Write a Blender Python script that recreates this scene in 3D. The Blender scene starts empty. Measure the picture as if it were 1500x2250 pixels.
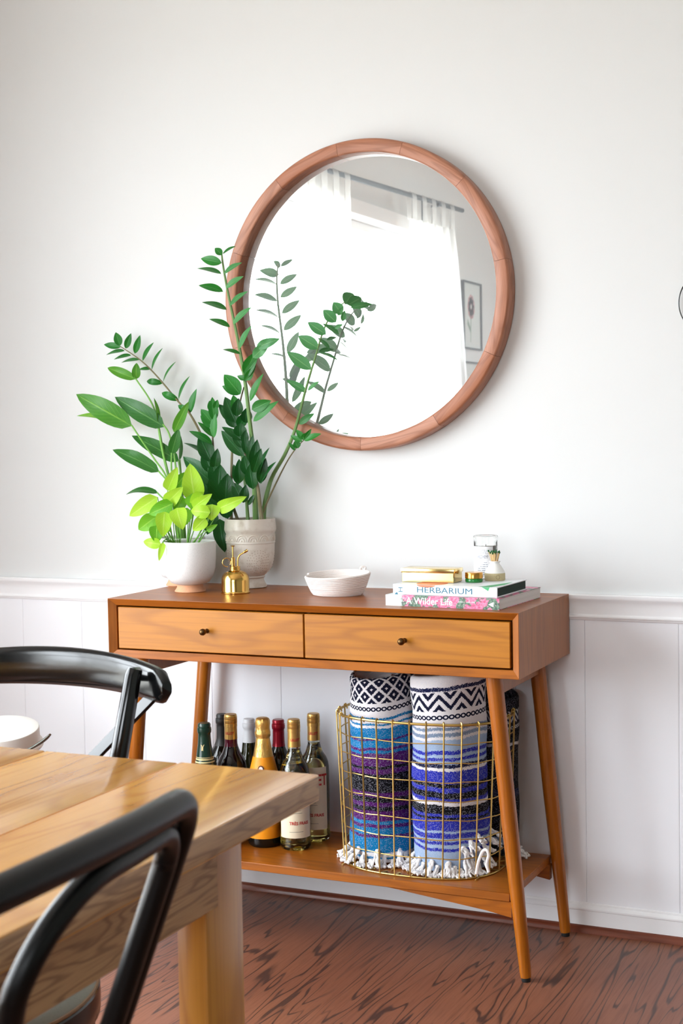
import bpy, bmesh, math, random
from mathutils import Vector, Matrix, Quaternion
C = bpy.context.scene
COL = C.collection
PI = math.pi
rnd = random.Random(7)

# ------------------------------------------------------------------ camera, light, exposure
F_PX, YAW, PITCH, ROLL = 3202.7, 0.4303, -0.053, -0.0177
CAM = Vector((1.8943, -3.2098, 1.1425))
_f = Vector((-math.sin(YAW)*math.cos(PITCH), math.cos(YAW)*math.cos(PITCH), math.sin(PITCH)))
_r0 = Vector((math.cos(YAW), math.sin(YAW), 0)); _u0 = _r0.cross(_f)
_r = math.cos(ROLL)*_r0 + math.sin(ROLL)*_u0
_u = -math.sin(ROLL)*_r0 + math.cos(ROLL)*_u0
cam = bpy.data.cameras.new('camera'); camo = bpy.data.objects.new('camera', cam); COL.objects.link(camo)
M = Matrix((( _r.x, _u.x, -_f.x, CAM.x), (_r.y, _u.y, -_f.y, CAM.y), (_r.z, _u.z, -_f.z, CAM.z), (0, 0, 0, 1)))
camo.matrix_world = M
cam.sensor_fit = 'HORIZONTAL'; cam.sensor_width = 24.0; cam.lens = F_PX/1500*24
cam.clip_start = 0.05; cam.clip_end = 100
cam.dof.use_dof = True; cam.dof.focus_distance = 3.05; cam.dof.aperture_fstop = 13
C.camera = camo

w = bpy.data.worlds.new('overcast_sky'); C.world = w; w.use_nodes = True
bg = w.node_tree.nodes['Background']
_tc = w.node_tree.nodes.new('ShaderNodeTexCoord'); _sp = w.node_tree.nodes.new('ShaderNodeSeparateXYZ')
_mr = w.node_tree.nodes.new('ShaderNodeMapRange'); _mr.interpolation_type = 'SMOOTHSTEP'; _mr.inputs[1].default_value = -0.06; _mr.inputs[2].default_value = 0.03
_mx = w.node_tree.nodes.new('ShaderNodeMix'); _mx.data_type = 'RGBA'
_mx.inputs[6].default_value = (0.43, 0.445, 0.43, 1)      # pale paving and garden below the horizon
_mx.inputs[7].default_value = (0.88, 0.945, 1.0, 1)      # even overcast above it
for _a, _b in ((_tc.outputs['Generated'], _sp.inputs[0]), (_sp.outputs[2], _mr.inputs[0]), (_mr.outputs[0], _mx.inputs[0]), (_mx.outputs[2], bg.inputs[0])): w.node_tree.links.new(_a, _b)
bg.inputs[1].default_value = 8.2
C.view_settings.view_transform = 'Standard'; C.view_settings.look = 'None'
C.view_settings.exposure = 1.0; C.view_settings.gamma = 1.0; C.view_settings.use_curve_mapping = False
C.cycles.use_denoising = True
C.cycles.max_bounces = 14; C.cycles.diffuse_bounces = 6; C.cycles.glossy_bounces = 6
C.cycles.transmission_bounces = 12; C.cycles.transparent_max_bounces = 16
C.cycles.caustics_reflective = False; C.cycles.caustics_refractive = False
C.cycles.sample_clamp_indirect = 8.0

ROOM = dict(x0=-0.9, x1=4.2, y0=-6.2, y1=0.0, h=2.75)
WIN = dict(y0=-4.28, y1=-0.80, z0=0.22, z1=2.17)            # left wall window
FILL_WIN = dict(x0=0.5, x1=2.3, z0=0.8, z1=2.15)                # unseen window added for fill light, in the wall behind the camera


def portal(name, loc, rot, sx, sy):
    l = bpy.data.lights.new(name, 'AREA'); l.shape = 'RECTANGLE'; l.size = sx; l.size_y = sy
    l.cycles.is_portal = True
    o = bpy.data.objects.new(name, l); COL.objects.link(o); o.location = loc; o.rotation_euler = rot


portal('window_portal', (-0.96, (WIN['y0']+WIN['y1'])/2, (WIN['z0']+WIN['z1'])/2), (0, -PI/2, 0), WIN['z1']-WIN['z0'], WIN['y1']-WIN['y0'])
portal('window_portal', ((FILL_WIN['x0']+FILL_WIN['x1'])/2, -6.26, (FILL_WIN['z0']+FILL_WIN['z1'])/2), (PI/2, 0, 0), FILL_WIN['x1']-FILL_WIN['x0'], FILL_WIN['z1']-FILL_WIN['z0'])


def _ray(px, py):
    d = _f*F_PX + _r*(px-750) - _u*(py-1125)
    return d.normalized()


def at(px, py, Y):
    "world point of the vertical plane y=Y seen at a pixel of the 1500x2250 photograph"
    d = _ray(px, py); return CAM + d*((Y-CAM.y)/d.y)


def atz(px, py, Z):
    d = _ray(px, py); return CAM + d*((Z-CAM.z)/d.z)


# ------------------------------------------------------------------ node helpers
def srgb(*c):
    if len(c) == 1: c = c[0]
    o = []
    for v in c[:3]:
        v /= 255.0
        o.append(v/12.92 if v <= 0.04045 else ((v+0.055)/1.055)**2.4)
    return (o[0], o[1], o[2], 1.0)


class NT:
    def __init__(s, name):
        s.m = bpy.data.materials.new(name); s.m.use_nodes = True; s.t = s.m.node_tree
        s.b = s.t.nodes['Principled BSDF']; s.out = s.t.nodes['Material Output']

    def n(s, typ, **kw):
        nd = s.t.nodes.new(typ)
        for k, v in kw.items(): setattr(nd, k, v)
        return nd

    def link(s, a, b): s.t.links.new(a, b)

    def set(s, nd, i, v):
        if hasattr(v, 'is_linked') or hasattr(v, 'links'): s.link(v, nd.inputs[i])
        else: nd.inputs[i].default_value = v

    def math(s, op, a, b=0.0, c=0.0, clamp=False):
        nd = s.n('ShaderNodeMath', operation=op, use_clamp=clamp)
        s.set(nd, 0, a); s.set(nd, 1, b)
        if len(nd.inputs) > 2: s.set(nd, 2, c)
        return nd.outputs[0]

    def ss(s, x, lo, hi):
        nd = s.n('ShaderNodeMapRange', interpolation_type='SMOOTHSTEP')
        s.set(nd, 0, x); nd.inputs[1].default_value = lo; nd.inputs[2].default_value = hi
        nd.inputs[3].default_value = 0; nd.inputs[4].default_value = 1
        return nd.outputs[0]

    def mix(s, f, a, b, blend='MIX'):
        nd = s.n('ShaderNodeMix', data_type='RGBA', blend_type=blend)
        s.set(nd, 0, f); s.set(nd, 6, a); s.set(nd, 7, b)
        return nd.outputs[2]

    def coord(s, kind='Object'):
        return s.n('ShaderNodeTexCoord').outputs[kind]

    def mapping(s, vec, scale=(1, 1, 1), rot=(0, 0, 0), loc=(0, 0, 0)):
        nd = s.n('ShaderNodeMapping'); s.link(vec, nd.inputs[0])
        nd.inputs[1].default_value = loc; nd.inputs[2].default_value = rot; nd.inputs[3].default_value = scale
        return nd.outputs[0]

    def noise(s, vec, scale, detail=3, rough=0.5, dist=0.0):
        nd = s.n('ShaderNodeTexNoise'); s.link(vec, nd.inputs['Vector'])
        nd.inputs['Scale'].default_value = scale; nd.inputs['Detail'].default_value = detail
        nd.inputs['Roughness'].default_value = rough; nd.inputs['Distortion'].default_value = dist
        return nd.outputs[0]

    def ramp(s, f, stops, interp='LINEAR'):
        nd = s.n('ShaderNodeValToRGB'); cr = nd.color_ramp; cr.interpolation = interp
        while len(cr.elements) > 1: cr.elements.remove(cr.elements[-1])
        cr.elements[0].position = stops[0][0]; cr.elements[0].color = stops[0][1]
        for p, c in stops[1:]:
            e = cr.elements.new(p); e.color = c
        s.link(f, nd.inputs[0]); return nd.outputs[0]

    def bump(s, h, strength, dist=0.001):
        nd = s.n('ShaderNodeBump'); nd.inputs['Strength'].default_value = strength
        nd.inputs['Distance'].default_value = dist; s.link(h, nd.inputs['Height'])
        s.link(nd.outputs[0], s.b.inputs['Normal'])

    def p(s, **kw):
        for k, v in kw.items():
            s.set(s.b, k.replace('_', ' '), v)
        return s


def pm(name, col, rough=0.5, metal=0.0, **kw):
    t = NT(name); t.p(Base_Color=col, Roughness=rough, Metallic=metal, **kw); return t.m


def wood(name, base, dark, axis='x', grain=1.0, rough=0.35, line=0.5, rings=9.0, warp=2.2, coat=0.0, light=None, fine=0.35, knots=0.0, spec=0.36):
    t = NT(name)
    co = t.coord('Object')
    oi = t.n('ShaderNodeObjectInfo').outputs['Random']
    off = t.n('ShaderNodeCombineXYZ'); t.link(t.math('MULTIPLY', oi, 37.0), off.inputs[0]); t.link(t.math('MULTIPLY', oi, 19.0), off.inputs[1]); t.link(t.math('MULTIPLY', oi, 53.0), off.inputs[2])
    va = t.n('ShaderNodeVectorMath', operation='ADD'); t.link(co, va.inputs[0]); t.link(off.outputs[0], va.inputs[1])
    L, X = 0.9*grain, 7.0*grain
    sc = {'x': (L, X, X), 'y': (X, L, X), 'z': (X, X, L)}[axis]
    v1 = t.mapping(va.outputs[0], sc)
    n1 = t.noise(v1, warp, 2, 0.5, 0.3)
    fr = t.math('FRACT', t.math('MULTIPLY', n1, rings))
    tri = t.math('ABSOLUTE', t.math('SUBTRACT', fr, 0.5))
    ring = t.ss(tri, 0.18, 0.5)
    sc2 = {'x': (3, 160, 160), 'y': (160, 3, 160), 'z': (160, 160, 3)}[axis]
    n2 = t.noise(t.mapping(va.outputs[0], sc2), 1.5*grain, 3, 0.6)
    n3 = t.noise(v1, 1.1, 2, 0.5)
    c = t.mix(t.ss(n3, 0.25, 0.75), base, light or base)
    c = t.mix(t.math('MULTIPLY', ring, line), c, dark)
    c = t.mix(t.math('MULTIPLY', t.ss(n2, 0.45, 0.75), fine), c, dark)
    if knots:
        vo = t.n('ShaderNodeTexVoronoi'); t.link(t.mapping(va.outputs[0], {'x': (1.2, 4, 4), 'y': (4, 1.2, 4), 'z': (4, 4, 1.2)}[axis]), vo.inputs['Vector'])
        vo.inputs['Scale'].default_value = 1.3
        k = t.math('SUBTRACT', 1.0, t.ss(vo.outputs['Distance'], 0.02, knots))
        c = t.mix(t.math('MULTIPLY', k, 0.85), c, dark)
    t.p(Base_Color=c, Roughness=rough, Coat_Weight=coat, Coat_Roughness=0.12, Specular_IOR_Level=spec)
    t.bump(n2, 0.08, 0.0006)
    return t.m


# ------------------------------------------------------------------ materials
def wall_mat(name, col, s=0.05):
    t = NT(name); co = t.coord('Object'); n = t.noise(co, 220, 4, 0.6); n2 = t.noise(co, 1.3, 2)
    c2 = tuple(x*0.985 for x in col[:3])+(1,)
    t.p(Base_Color=t.mix(n2, col, c2), Roughness=0.62); t.bump(n, s, 0.0008); return t.m


M_WALL = wall_mat('wall_paint', srgb(217, 218, 218))
M_WAINS = wall_mat('wainscot_paint', srgb(243, 244, 249), 0.02)
M_SAGE = wall_mat('sage_wall_paint', srgb(150, 156, 148))
M_TRIM = pm('trim_paint', srgb(240, 240, 242), 0.35)
M_CEIL = wall_mat('ceiling_paint', srgb(240, 240, 238))
M_WOOD_TOP = wood('acorn_wood', srgb(150, 80, 16), srgb(98, 48, 10), 'x', 1.0, 0.36, 0.35, 7, coat=0.06, light=srgb(162, 92, 20))
M_WOOD_V = wood('acorn_wood_upright', srgb(150, 86, 36), srgb(104, 54, 22), 'z', 1.0, 0.34, 0.3, 7, coat=0.08, light=srgb(162, 98, 42))
M_WOOD_DR = wood('honey_drawer_wood', srgb(172, 108, 28), srgb(122, 68, 16), 'x', 0.8, 0.36, 0.4, 8, light=srgb(182, 118, 34), fine=0.3)
M_LEG = wood('console_leg_wood', srgb(160, 86, 10), srgb(112, 54, 8), 'z', 1.0, 0.3, 0.25, 6, coat=0.3, light=srgb(172, 98, 14))
M_PINE = wood('varnished_pine', srgb(222, 158, 76), srgb(174, 98, 34), 'y', 1.0, 0.2, 0.34, 11, warp=1.5, coat=0.3, light=srgb(230, 176, 98), fine=0.22, knots=0.12)
M_PINE_E = wood('raw_pine_edge', srgb(196, 158, 116), srgb(126, 88, 60), 'y', 2.4, 0.5, 0.65, 8, light=srgb(186, 144, 100), fine=0.5)
M_PINE_LEG = wood('pine_leg', srgb(200, 138, 54), srgb(150, 84, 26), 'z', 0.7, 0.3, 0.35, 8, coat=0.2, light=srgb(208, 150, 66))
M_MIRF = wood('mirror_frame_wood', srgb(164, 104, 74), srgb(116, 66, 42), 'x', 1.6, 0.4, 0.4, 6, light=srgb(184, 132, 108))
M_DARKW = pm('dark_stain', srgb(92, 44, 20), 0.4)
M_BLACK = pm('black_lacquer', (0.0035, 0.004, 0.0045, 1), 0.24, Coat_Weight=0.25, Coat_Roughness=0.1, Specular_IOR_Level=0.35)
M_BLACK1 = pm('black_gloss_paint', (0.0035, 0.004, 0.0045, 1), 0.15, Specular_IOR_Level=0.55)
M_BLACK2 = pm('black_paint', (0.003, 0.0033, 0.0036, 1), 0.34, Specular_IOR_Level=0.28)
M_KNOB = pm('aged_bronze', srgb(96, 72, 44), 0.3, 1.0)
M_BRASS = pm('polished_brass', srgb(214, 170, 92), 0.14, 1.0)
M_GOLDW = pm('gold_wire', srgb(196, 164, 96), 0.3, 0.9)
M_GOLDB = pm('gold_box', srgb(232, 206, 140), 0.16, 1.0)
M_WHITE = pm('white_ceramic', srgb(236, 234, 230), 0.4)
M_BLKP = pm('black_rubber', (0.01, 0.01, 0.01, 1), 0.6)
M_GREYM = pm('grey_metal', srgb(120, 124, 118), 0.3, 0.9)


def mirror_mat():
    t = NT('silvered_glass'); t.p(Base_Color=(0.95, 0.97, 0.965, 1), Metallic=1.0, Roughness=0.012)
    df = t.n('ShaderNodeBsdfDiffuse'); df.inputs[0].default_value = (0.86, 0.90, 0.94, 1)      # flare haze over the glass, mixed in as diffuse white
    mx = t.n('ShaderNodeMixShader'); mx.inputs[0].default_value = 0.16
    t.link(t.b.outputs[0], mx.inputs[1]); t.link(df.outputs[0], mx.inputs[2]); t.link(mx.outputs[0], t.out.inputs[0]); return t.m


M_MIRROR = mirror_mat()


def pane_mat():
    t = NT('window_glass'); tr = t.n('ShaderNodeBsdfTransparent'); gl = t.n('ShaderNodeBsdfGlossy'); gl.inputs['Roughness'].default_value = 0.02
    fr = t.n('ShaderNodeFresnel'); fr.inputs[0].default_value = 1.45
    mx = t.n('ShaderNodeMixShader'); bf = t.n('ShaderNodeNewGeometry').outputs['Backfacing']
    t.link(t.math('MULTIPLY', fr.outputs[0], t.math('SUBTRACT', 1.0, bf)), mx.inputs[0]); t.link(tr.outputs[0], mx.inputs[1]); t.link(gl.outputs[0], mx.inputs[2])
    t.link(mx.outputs[0], t.out.inputs[0]); return t.m


M_PANE = pane_mat()


def sheer_mat():
    t = NT('sheer_white_cotton'); tl = t.n('ShaderNodeBsdfTranslucent'); tl.inputs[0].default_value = (0.92, 0.92, 0.91, 1)
    df = t.n('ShaderNodeBsdfDiffuse'); df.inputs[0].default_value = (0.9, 0.9, 0.89, 1)
    tr = t.n('ShaderNodeBsdfTransparent')
    m1 = t.n('ShaderNodeMixShader'); m1.inputs[0].default_value = 0.35; t.link(tl.outputs[0], m1.inputs[1]); t.link(df.outputs[0], m1.inputs[2])
    m2 = t.n('ShaderNodeMixShader'); m2.inputs[0].default_value = 0.35; t.link(m1.outputs[0], m2.inputs[1]); t.link(tr.outputs[0], m2.inputs[2])
    t.link(m2.outputs[0], t.out.inputs[0]); return t.m


M_SHEER = sheer_mat()


def leaf_mat(name, c1, c2, vein, rough=0.35, trans=0.25):
    t = NT(name); uv = t.coord('UV'); sp = t.n('ShaderNodeSeparateXYZ'); t.link(uv, sp.inputs[0])
    s = t.math('ABSOLUTE', t.math('SUBTRACT', sp.outputs[0], 0.5))
    mid = t.math('SUBTRACT', 1.0, t.ss(s, 0.0, 0.06))
    lat = t.math('FRACT', t.math('MULTIPLY', t.math('SUBTRACT', sp.outputs[1], t.math('MULTIPLY', s, 0.6)), 9.0))
    lv = t.math('MULTIPLY', t.ss(t.math('ABSOLUTE', t.math('SUBTRACT', lat, 0.5)), 0.36, 0.5), 0.35)
    oi = t.n('ShaderNodeObjectInfo').outputs['Random']
    n = t.noise(t.coord('Object'), 30, 2)
    c = t.mix(t.math('MULTIPLY', t.math('ADD', oi, n), 0.5), c1, c2)
    c = t.mix(t.math('MULTIPLY', mid, 0.7), c, vein)
    c = t.mix(t.math('MULTIPLY', lv, 0.6), c, vein)
    t.p(Base_Color=c, Roughness=rough, Specular_IOR_Level=0.32)
    tl = t.n('ShaderNodeBsdfTranslucent'); t.link(t.mix(0.5, c, vein), tl.inputs[0])
    mx = t.n('ShaderNodeMixShader'); mx.inputs[0].default_value = trans
    t.link(t.b.outputs[0], mx.inputs[1]); t.link(tl.outputs[0], mx.inputs[2]); t.link(mx.outputs[0], t.out.inputs[0])
    t.bump(t.math('ADD', mid, lv), 0.25, 0.001)
    return t.m


M_ZZ = leaf_mat('dark_glossy_leaf', srgb(16, 92, 22), srgb(36, 126, 36), srgb(80, 150, 74), 0.34, 0.18)
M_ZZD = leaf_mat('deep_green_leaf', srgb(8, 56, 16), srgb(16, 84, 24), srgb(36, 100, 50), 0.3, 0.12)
M_ZZL = leaf_mat('glare_pale_leaf', srgb(58, 128, 70), srgb(84, 150, 88), srgb(128, 178, 118), 0.35, 0.22)  # veiling glare before the mirror put into the leaf colour as a paler green
M_PL = leaf_mat('mid_green_leaf', srgb(46, 118, 30), srgb(84, 150, 40), srgb(134, 186, 74), 0.32, 0.3)
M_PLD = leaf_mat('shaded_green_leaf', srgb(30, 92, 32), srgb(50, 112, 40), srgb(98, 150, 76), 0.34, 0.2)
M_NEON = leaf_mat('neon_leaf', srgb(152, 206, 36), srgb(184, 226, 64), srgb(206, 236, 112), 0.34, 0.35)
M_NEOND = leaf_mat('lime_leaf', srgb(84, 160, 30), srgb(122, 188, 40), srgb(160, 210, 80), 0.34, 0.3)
M_STEM = pm('green_stem', srgb(98, 134, 72), 0.4)
M_STEMB = pm('brown_green_stem', srgb(112, 104, 70), 0.45)
M_STEML = pm('light_green_stem', srgb(112, 168, 70), 0.4)


def soil_mat():
    t = NT('potting_soil'); n = t.noise(t.coord('Object'), 160, 4, 0.7)
    t.p(Base_Color=t.ramp(n, [(0.3, srgb(26, 16, 10)), (0.7, srgb(78, 48, 30))]), Roughness=0.95); t.bump(n, 0.8, 0.004); return t.m


M_SOIL = soil_mat()


def speckle(name, base, dots, sc=500, rough=0.7, amt=0.35, bump=0.1):
    t = NT(name); n = t.noise(t.coord('Object'), sc, 3, 0.6)
    t.p(Base_Color=t.mix(t.math('MULTIPLY', t.ss(n, 0.5, 0.7), amt), base, dots), Roughness=rough); t.bump(n, bump, 0.0006); return t.m


M_STONE = speckle('speckled_white_stoneware', srgb(226, 226, 226), srgb(190, 190, 192), 420)
M_TERRA = speckle('pale_terracotta', srgb(222, 166, 128), srgb(200, 140, 104), 260)
M_CREAM = speckle('cream_glaze', srgb(214, 206, 196), srgb(180, 164, 148), 45, 0.28, 0.45, 0.03)
M_ROPE = speckle('white_cotton_rope', srgb(232, 224, 220), srgb(200, 190, 186), 700, 0.9, 0.4, 0.4)


def floor_mat():
    t = NT('rosewood_floor'); co = t.coord('Object')
    v = t.mapping(co, (6.2, 0.52, 1), (0, 0, 0.04))
    n1 = t.noise(v, 1.3, 3.2, 0.5, 0.35)
    fr = t.math('FRACT', t.math('MULTIPLY', n1, 19.0))
    tri = t.math('ABSOLUTE', t.math('SUBTRACT', fr, 0.5))
    brk = t.noise(t.mapping(co, (5, 1.1, 1)), 2.4, 3, 0.6)
    thin = t.ss(tri, 0.36, 0.47)
    wide = t.math('MULTIPLY', t.ss(tri, 0.22, 0.48), t.ss(brk, 0.52, 0.66))
    ln = t.math('MAXIMUM', t.math('MULTIPLY', thin, t.ss(brk, 0.28, 0.48)), t.math('MULTIPLY', wide, 0.75))
    n2 = t.noise(t.mapping(co, (90, 4, 1)), 2.0, 3, 0.6)
    n3 = t.noise(co, 2.2, 2)
    c = t.mix(t.ss(n3, 0.3, 0.7), srgb(140, 88, 63), srgb(120, 72, 52))
    c = t.mix(t.math('MULTIPLY', t.ss(n2, 0.42, 0.7), 0.4), c, srgb(92, 52, 36))
    c = t.mix(t.math('MULTIPLY', ln, 0.85), c, srgb(52, 34, 30))
    sc = t.noise(t.mapping(co, (30, 30, 1)), 9, 2, 0.7)
    c = t.mix(t.math('MULTIPLY', t.ss(sc, 0.74, 0.8), 0.6), c, srgb(38, 26, 22))
    t.p(Base_Color=c, Roughness=t.math('ADD', 0.36, t.math('MULTIPLY', n2, 0.12)))
    t.bump(t.math('MULTIPLY', ln, -1.0), 0.12, 0.0008)
    return t.m


M_FLOOR = floor_mat()
M_SHOE = wood('dark_shoe_molding', srgb(116, 58, 38), srgb(74, 34, 22), 'x', 1.0, 0.3, 0.4, 6)


# ------------------------------------------------------------------ mesh helpers
def new(): return bmesh.new()


def quad_box(bm, p8):
    "hexahedron from 8 points: 0-3 bottom loop, 4-7 top loop"
    v = [bm.verts.new(p) for p in p8]
    for f in ((0, 3, 2, 1), (4, 5, 6, 7), (0, 1, 5, 4), (1, 2, 6, 5), (2, 3, 7, 6), (3, 0, 4, 7)): bm.faces.new([v[i] for i in f])
    return v


def box(bm, lo, hi, bev=0.0, seg=2):
    x0, y0, z0 = lo; x1, y1, z1 = hi
    if bev > 0:
        b2 = bmesh.new()
        quad_box(b2, [(x0, y0, z0), (x1, y0, z0), (x1, y1, z0), (x0, y1, z0), (x0, y0, z1), (x1, y0, z1), (x1, y1, z1), (x0, y1, z1)])
        bmesh.ops.bevel(b2, geom=b2.edges[:], offset=bev, segments=seg, affect='EDGES', profile=0.5)
        me = bpy.data.meshes.new('t'); b2.to_mesh(me); b2.free(); bm.from_mesh(me); bpy.data.meshes.remove(me)
    else:
        quad_box(bm, [(x0, y0, z0), (x1, y0, z0), (x1, y1, z0), (x0, y1, z0), (x0, y0, z1), (x1, y0, z1), (x1, y1, z1), (x0, y1, z1)])
    return bm


def frame_of(t):
    a = Vector((0, 0, 1)) if abs(t.z) < 0.9 else Vector((1, 0, 0))
    u = t.cross(a).normalized(); return u, t.cross(u).normalized()


def tube(bm, pts, rads, sides=10, caps=True, closed=False, squash=None):
    pts = [Vector(p) for p in pts]; n = len(pts)
    if not hasattr(rads, '__len__'): rads = [rads]*n
    rings = []; pu = None
    for i in range(n):
        if closed: t = (pts[(i+1) % n]-pts[(i-1) % n]).normalized()
        else: t = (pts[min(i+1, n-1)]-pts[max(i-1, 0)]).normalized()
        if pu is None: u, v = frame_of(t)
        else:
            u = (pu - t*pu.dot(t)).normalized(); v = t.cross(u).normalized()
        pu = u
        ring = []
        for k in range(sides):
            a = 2*PI*k/sides; su = 1.0; sv = 1.0
            if squash: su, sv = squash
            ring.append(bm.verts.new(pts[i] + u*(math.cos(a)*rads[i]*su) + v*(math.sin(a)*rads[i]*sv)))
        rings.append(ring)
    m = n if closed else n-1
    for i in range(m):
        A, B = rings[i], rings[(i+1) % n]
        for k in range(sides):
            bm.faces.new((A[k], A[(k+1) % sides], B[(k+1) % sides], B[k]))
    if caps and not closed:
        bm.faces.new(rings[0][::-1]); bm.faces.new(rings[-1])
    return rings


def spline(pts, n=8):
    "Catmull-Rom through the points"
    P = [Vector(p) for p in pts]; P = [P[0]*2-P[1]] + P + [P[-1]*2-P[-2]]; out = []
    for i in range(1, len(P)-2):
        p0, p1, p2, p3 = P[i-1:i+3]
        for k in range(n):
            t = k/n
            out.append(0.5*((2*p1)+(p2-p0)*t+(2*p0-5*p1+4*p2-p3)*t*t+(3*p1-p0-3*p2+p3)*t**3))
    out.append(P[-2]); return out


def lathe(bm, prof, seg=40, origin=(0, 0, 0), axis='z', cap0=True, cap1=True, wob=None):
    "prof: (radius, height) pairs"
    o = Vector(origin); rings = []
    for r, h in prof:
        ring = []
        for k in range(seg):
            a = 2*PI*k/seg; rr = r*(wob(a, h) if wob else 1)
            if axis == 'z': p = Vector((math.cos(a)*rr, math.sin(a)*rr, h))
            elif axis == 'y': p = Vector((math.cos(a)*rr, -h, math.sin(a)*rr))
            else: p = Vector((h, math.cos(a)*rr, math.sin(a)*rr))
            ring.append(bm.verts.new(o+p))
        rings.append(ring)
    for A, B in zip(rings, rings[1:]):
        for k in range(seg): bm.faces.new((A[k], A[(k+1) % seg], B[(k+1) % seg], B[k]))
    if cap0: bm.faces.new(rings[0][::-1])
    if cap1: bm.faces.new(rings[-1])
    return rings


def extrude_poly(bm, poly, d0, d1, axis='x'):
    def P(a, b, d):
        return {'x': (d, a, b), 'y': (a, d, b), 'z': (a, b, d)}[axis]
    A = [bm.verts.new(P(a, b, d0)) for a, b in poly]; B = [bm.verts.new(P(a, b, d1)) for a, b in poly]
    n = len(poly)
    for i in range(n): bm.faces.new((A[i], A[(i+1) % n], B[(i+1) % n], B[i]))
    bm.faces.new(A[::-1]); bm.faces.new(B)


def obj(name, bm, mat, parent=None, smooth=True, world=True, angle=40, **props):
    "link a bmesh as one object; vertices given in world coordinates are moved into the thing's frame"
    if parent is not None and world:
        off = parent['_o']
        o = Vector(off)
        for v in bm.verts: v.co -= o
    bmesh.ops.recalc_face_normals(bm, faces=bm.faces)
    if smooth:
        lim = math.radians(angle)
        for f in bm.faces: f.smooth = True
        for e in bm.edges:
            if len(e.link_faces) == 2 and e.calc_face_angle(0) > lim: e.smooth = False
    me = bpy.data.meshes.new(name); bm.to_mesh(me); bm.free()
    for m in (mat if isinstance(mat, (list, tuple)) else [mat]): me.materials.append(m)
    o = bpy.data.objects.new(name, me); COL.objects.link(o)
    if parent is not None:
        o.parent = parent; o['_o'] = tuple(parent['_o']) if world else (0, 0, 0)
    else:
        o['_o'] = (0, 0, 0)
    for k, v in props.items(): o[k] = v
    return o


def thing(name, label, cat, loc=(0, 0, 0), group=None):
    o = bpy.data.objects.new(name, None); COL.objects.link(o); o.empty_display_size = 0.05
    o.location = loc; o['label'] = label; o['category'] = cat; o['_o'] = tuple(loc)
    if group: o['group'] = group
    return o


def struct(name, bm, mat, parent=None, **kw):
    o = obj(name, bm, mat, parent, **kw)
    if parent is None: o['kind'] = 'structure'
    return o


def text_bm(body, size, bold=0.0, align='LEFT', space=1.0):
    "lettering as a flat mesh in the xy plane"
    cu = bpy.data.curves.new('t', 'FONT'); cu.body = body; cu.size = size; cu.align_x = align; cu.offset = bold; cu.space_character = space
    cu.resolution_u = 4
    o = bpy.data.objects.new('t', cu); COL.objects.link(o)
    dg = bpy.context.evaluated_depsgraph_get(); me = bpy.data.meshes.new_from_object(o.evaluated_get(dg))
    bm = bmesh.new(); bm.from_mesh(me)
    bpy.data.objects.remove(o); bpy.data.curves.remove(cu); bpy.data.meshes.remove(me)
    for f in bm.faces: f.material_index = 0
    return bm


def xform(bm, m):
    bmesh.ops.transform(bm, matrix=m, verts=bm.verts[:]); return bm


def bend_on(bm, r, cx, cy, a0, z0):
    "wrap a flat xy mesh (x = arc length) on an upright cylinder"
    for v in bm.verts:
        a = a0 + v.co.x/r
        v.co = Vector((cx+math.cos(a)*r, cy+math.sin(a)*r, z0+v.co.y))
    return bm


def fit_text(body, width, height, bold=0.0):
    b = text_bm(body, 1.0, bold); xs_ = [v.co.x for v in b.verts]; ys_ = [v.co.y for v in b.verts]
    x0_, x1_, y0_, y1_ = min(xs_), max(xs_), min(ys_), max(ys_)
    for v in b.verts: v.co = Vector(((v.co.x-x0_)/(x1_-x0_)*width, (v.co.y-y0_)/(y1_-y0_)*height, 0))
    return b


# ------------------------------------------------------------------ the room
X0, X1, Y0, H = ROOM['x0'], ROOM['x1'], ROOM['y0'], ROOM['h']
T = 0.12
b = new(); box(b, (X0-T, Y0-T, -0.08), (X1+T, T, 0)); struct('floor', b, M_FLOOR, smooth=False)
b = new(); box(b, (X0-T, Y0-T, H), (X1+T, T, H+0.08)); struct('ceiling', b, M_CEIL, smooth=False)
b = new(); box(b, (X0, 0, 0), (X1, T, H)); wall_back = struct('wall_back', b, M_WALL, smooth=False)


def wall_with_hole(name, mk, mat):
    b = new()
    for lo, hi in mk: box(b, lo, hi)
    return struct(name, b, mat, smooth=False)


W = WIN
wall_left = wall_with_hole('wall_left', [((X0-T, Y0, 0), (X0, W['y0'], H)), ((X0-T, W['y1'], 0), (X0, T, H)), ((X0-T, W['y0'], 0), (X0, W['y1'], W['z0'])), ((X0-T, W['y0'], W['z1']), (X0, W['y1'], H))], M_WALL)
W = FILL_WIN
wall_with_hole('wall_front', [((X0-T, Y0-T, 0), (W['x0'], Y0, H)), ((W['x1'], Y0-T, 0), (X1+T, Y0, H)), ((W['x0'], Y0-T, 0), (W['x1'], Y0, W['z0'])), ((W['x0'], Y0-T, W['z1']), (W['x1'], Y0, H))], M_SAGE)
b = new(); box(b, (X1, Y0-T, 0), (X1+T, T, H)); struct('wall_right', b, M_SAGE, smooth=False)

# wainscot: painted boards with fine joints
xs = [X0, -0.72, -0.53, -0.34, -0.15, 0.053, 0.25, 0.45, 0.655, 0.858, 1.022, 1.234, 1.44, 1.65, 1.86, 2.07, 2.28, 2.5, 2.8, 3.1, 3.4, 3.8, X1]
for a, c in zip(xs, xs[1:]):
    b = new(); g = 0.00025
    extrude_poly(b, [(a+g, 0), (a+g, -0.0040), (a+g+0.0016, -0.005), (c-g-0.0016, -0.005), (c-g, -0.0040), (c-g, 0)], 0.05, 0.716, 'z')
    obj('panel', b, M_WAINS, wall_back, smooth=False)
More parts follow.
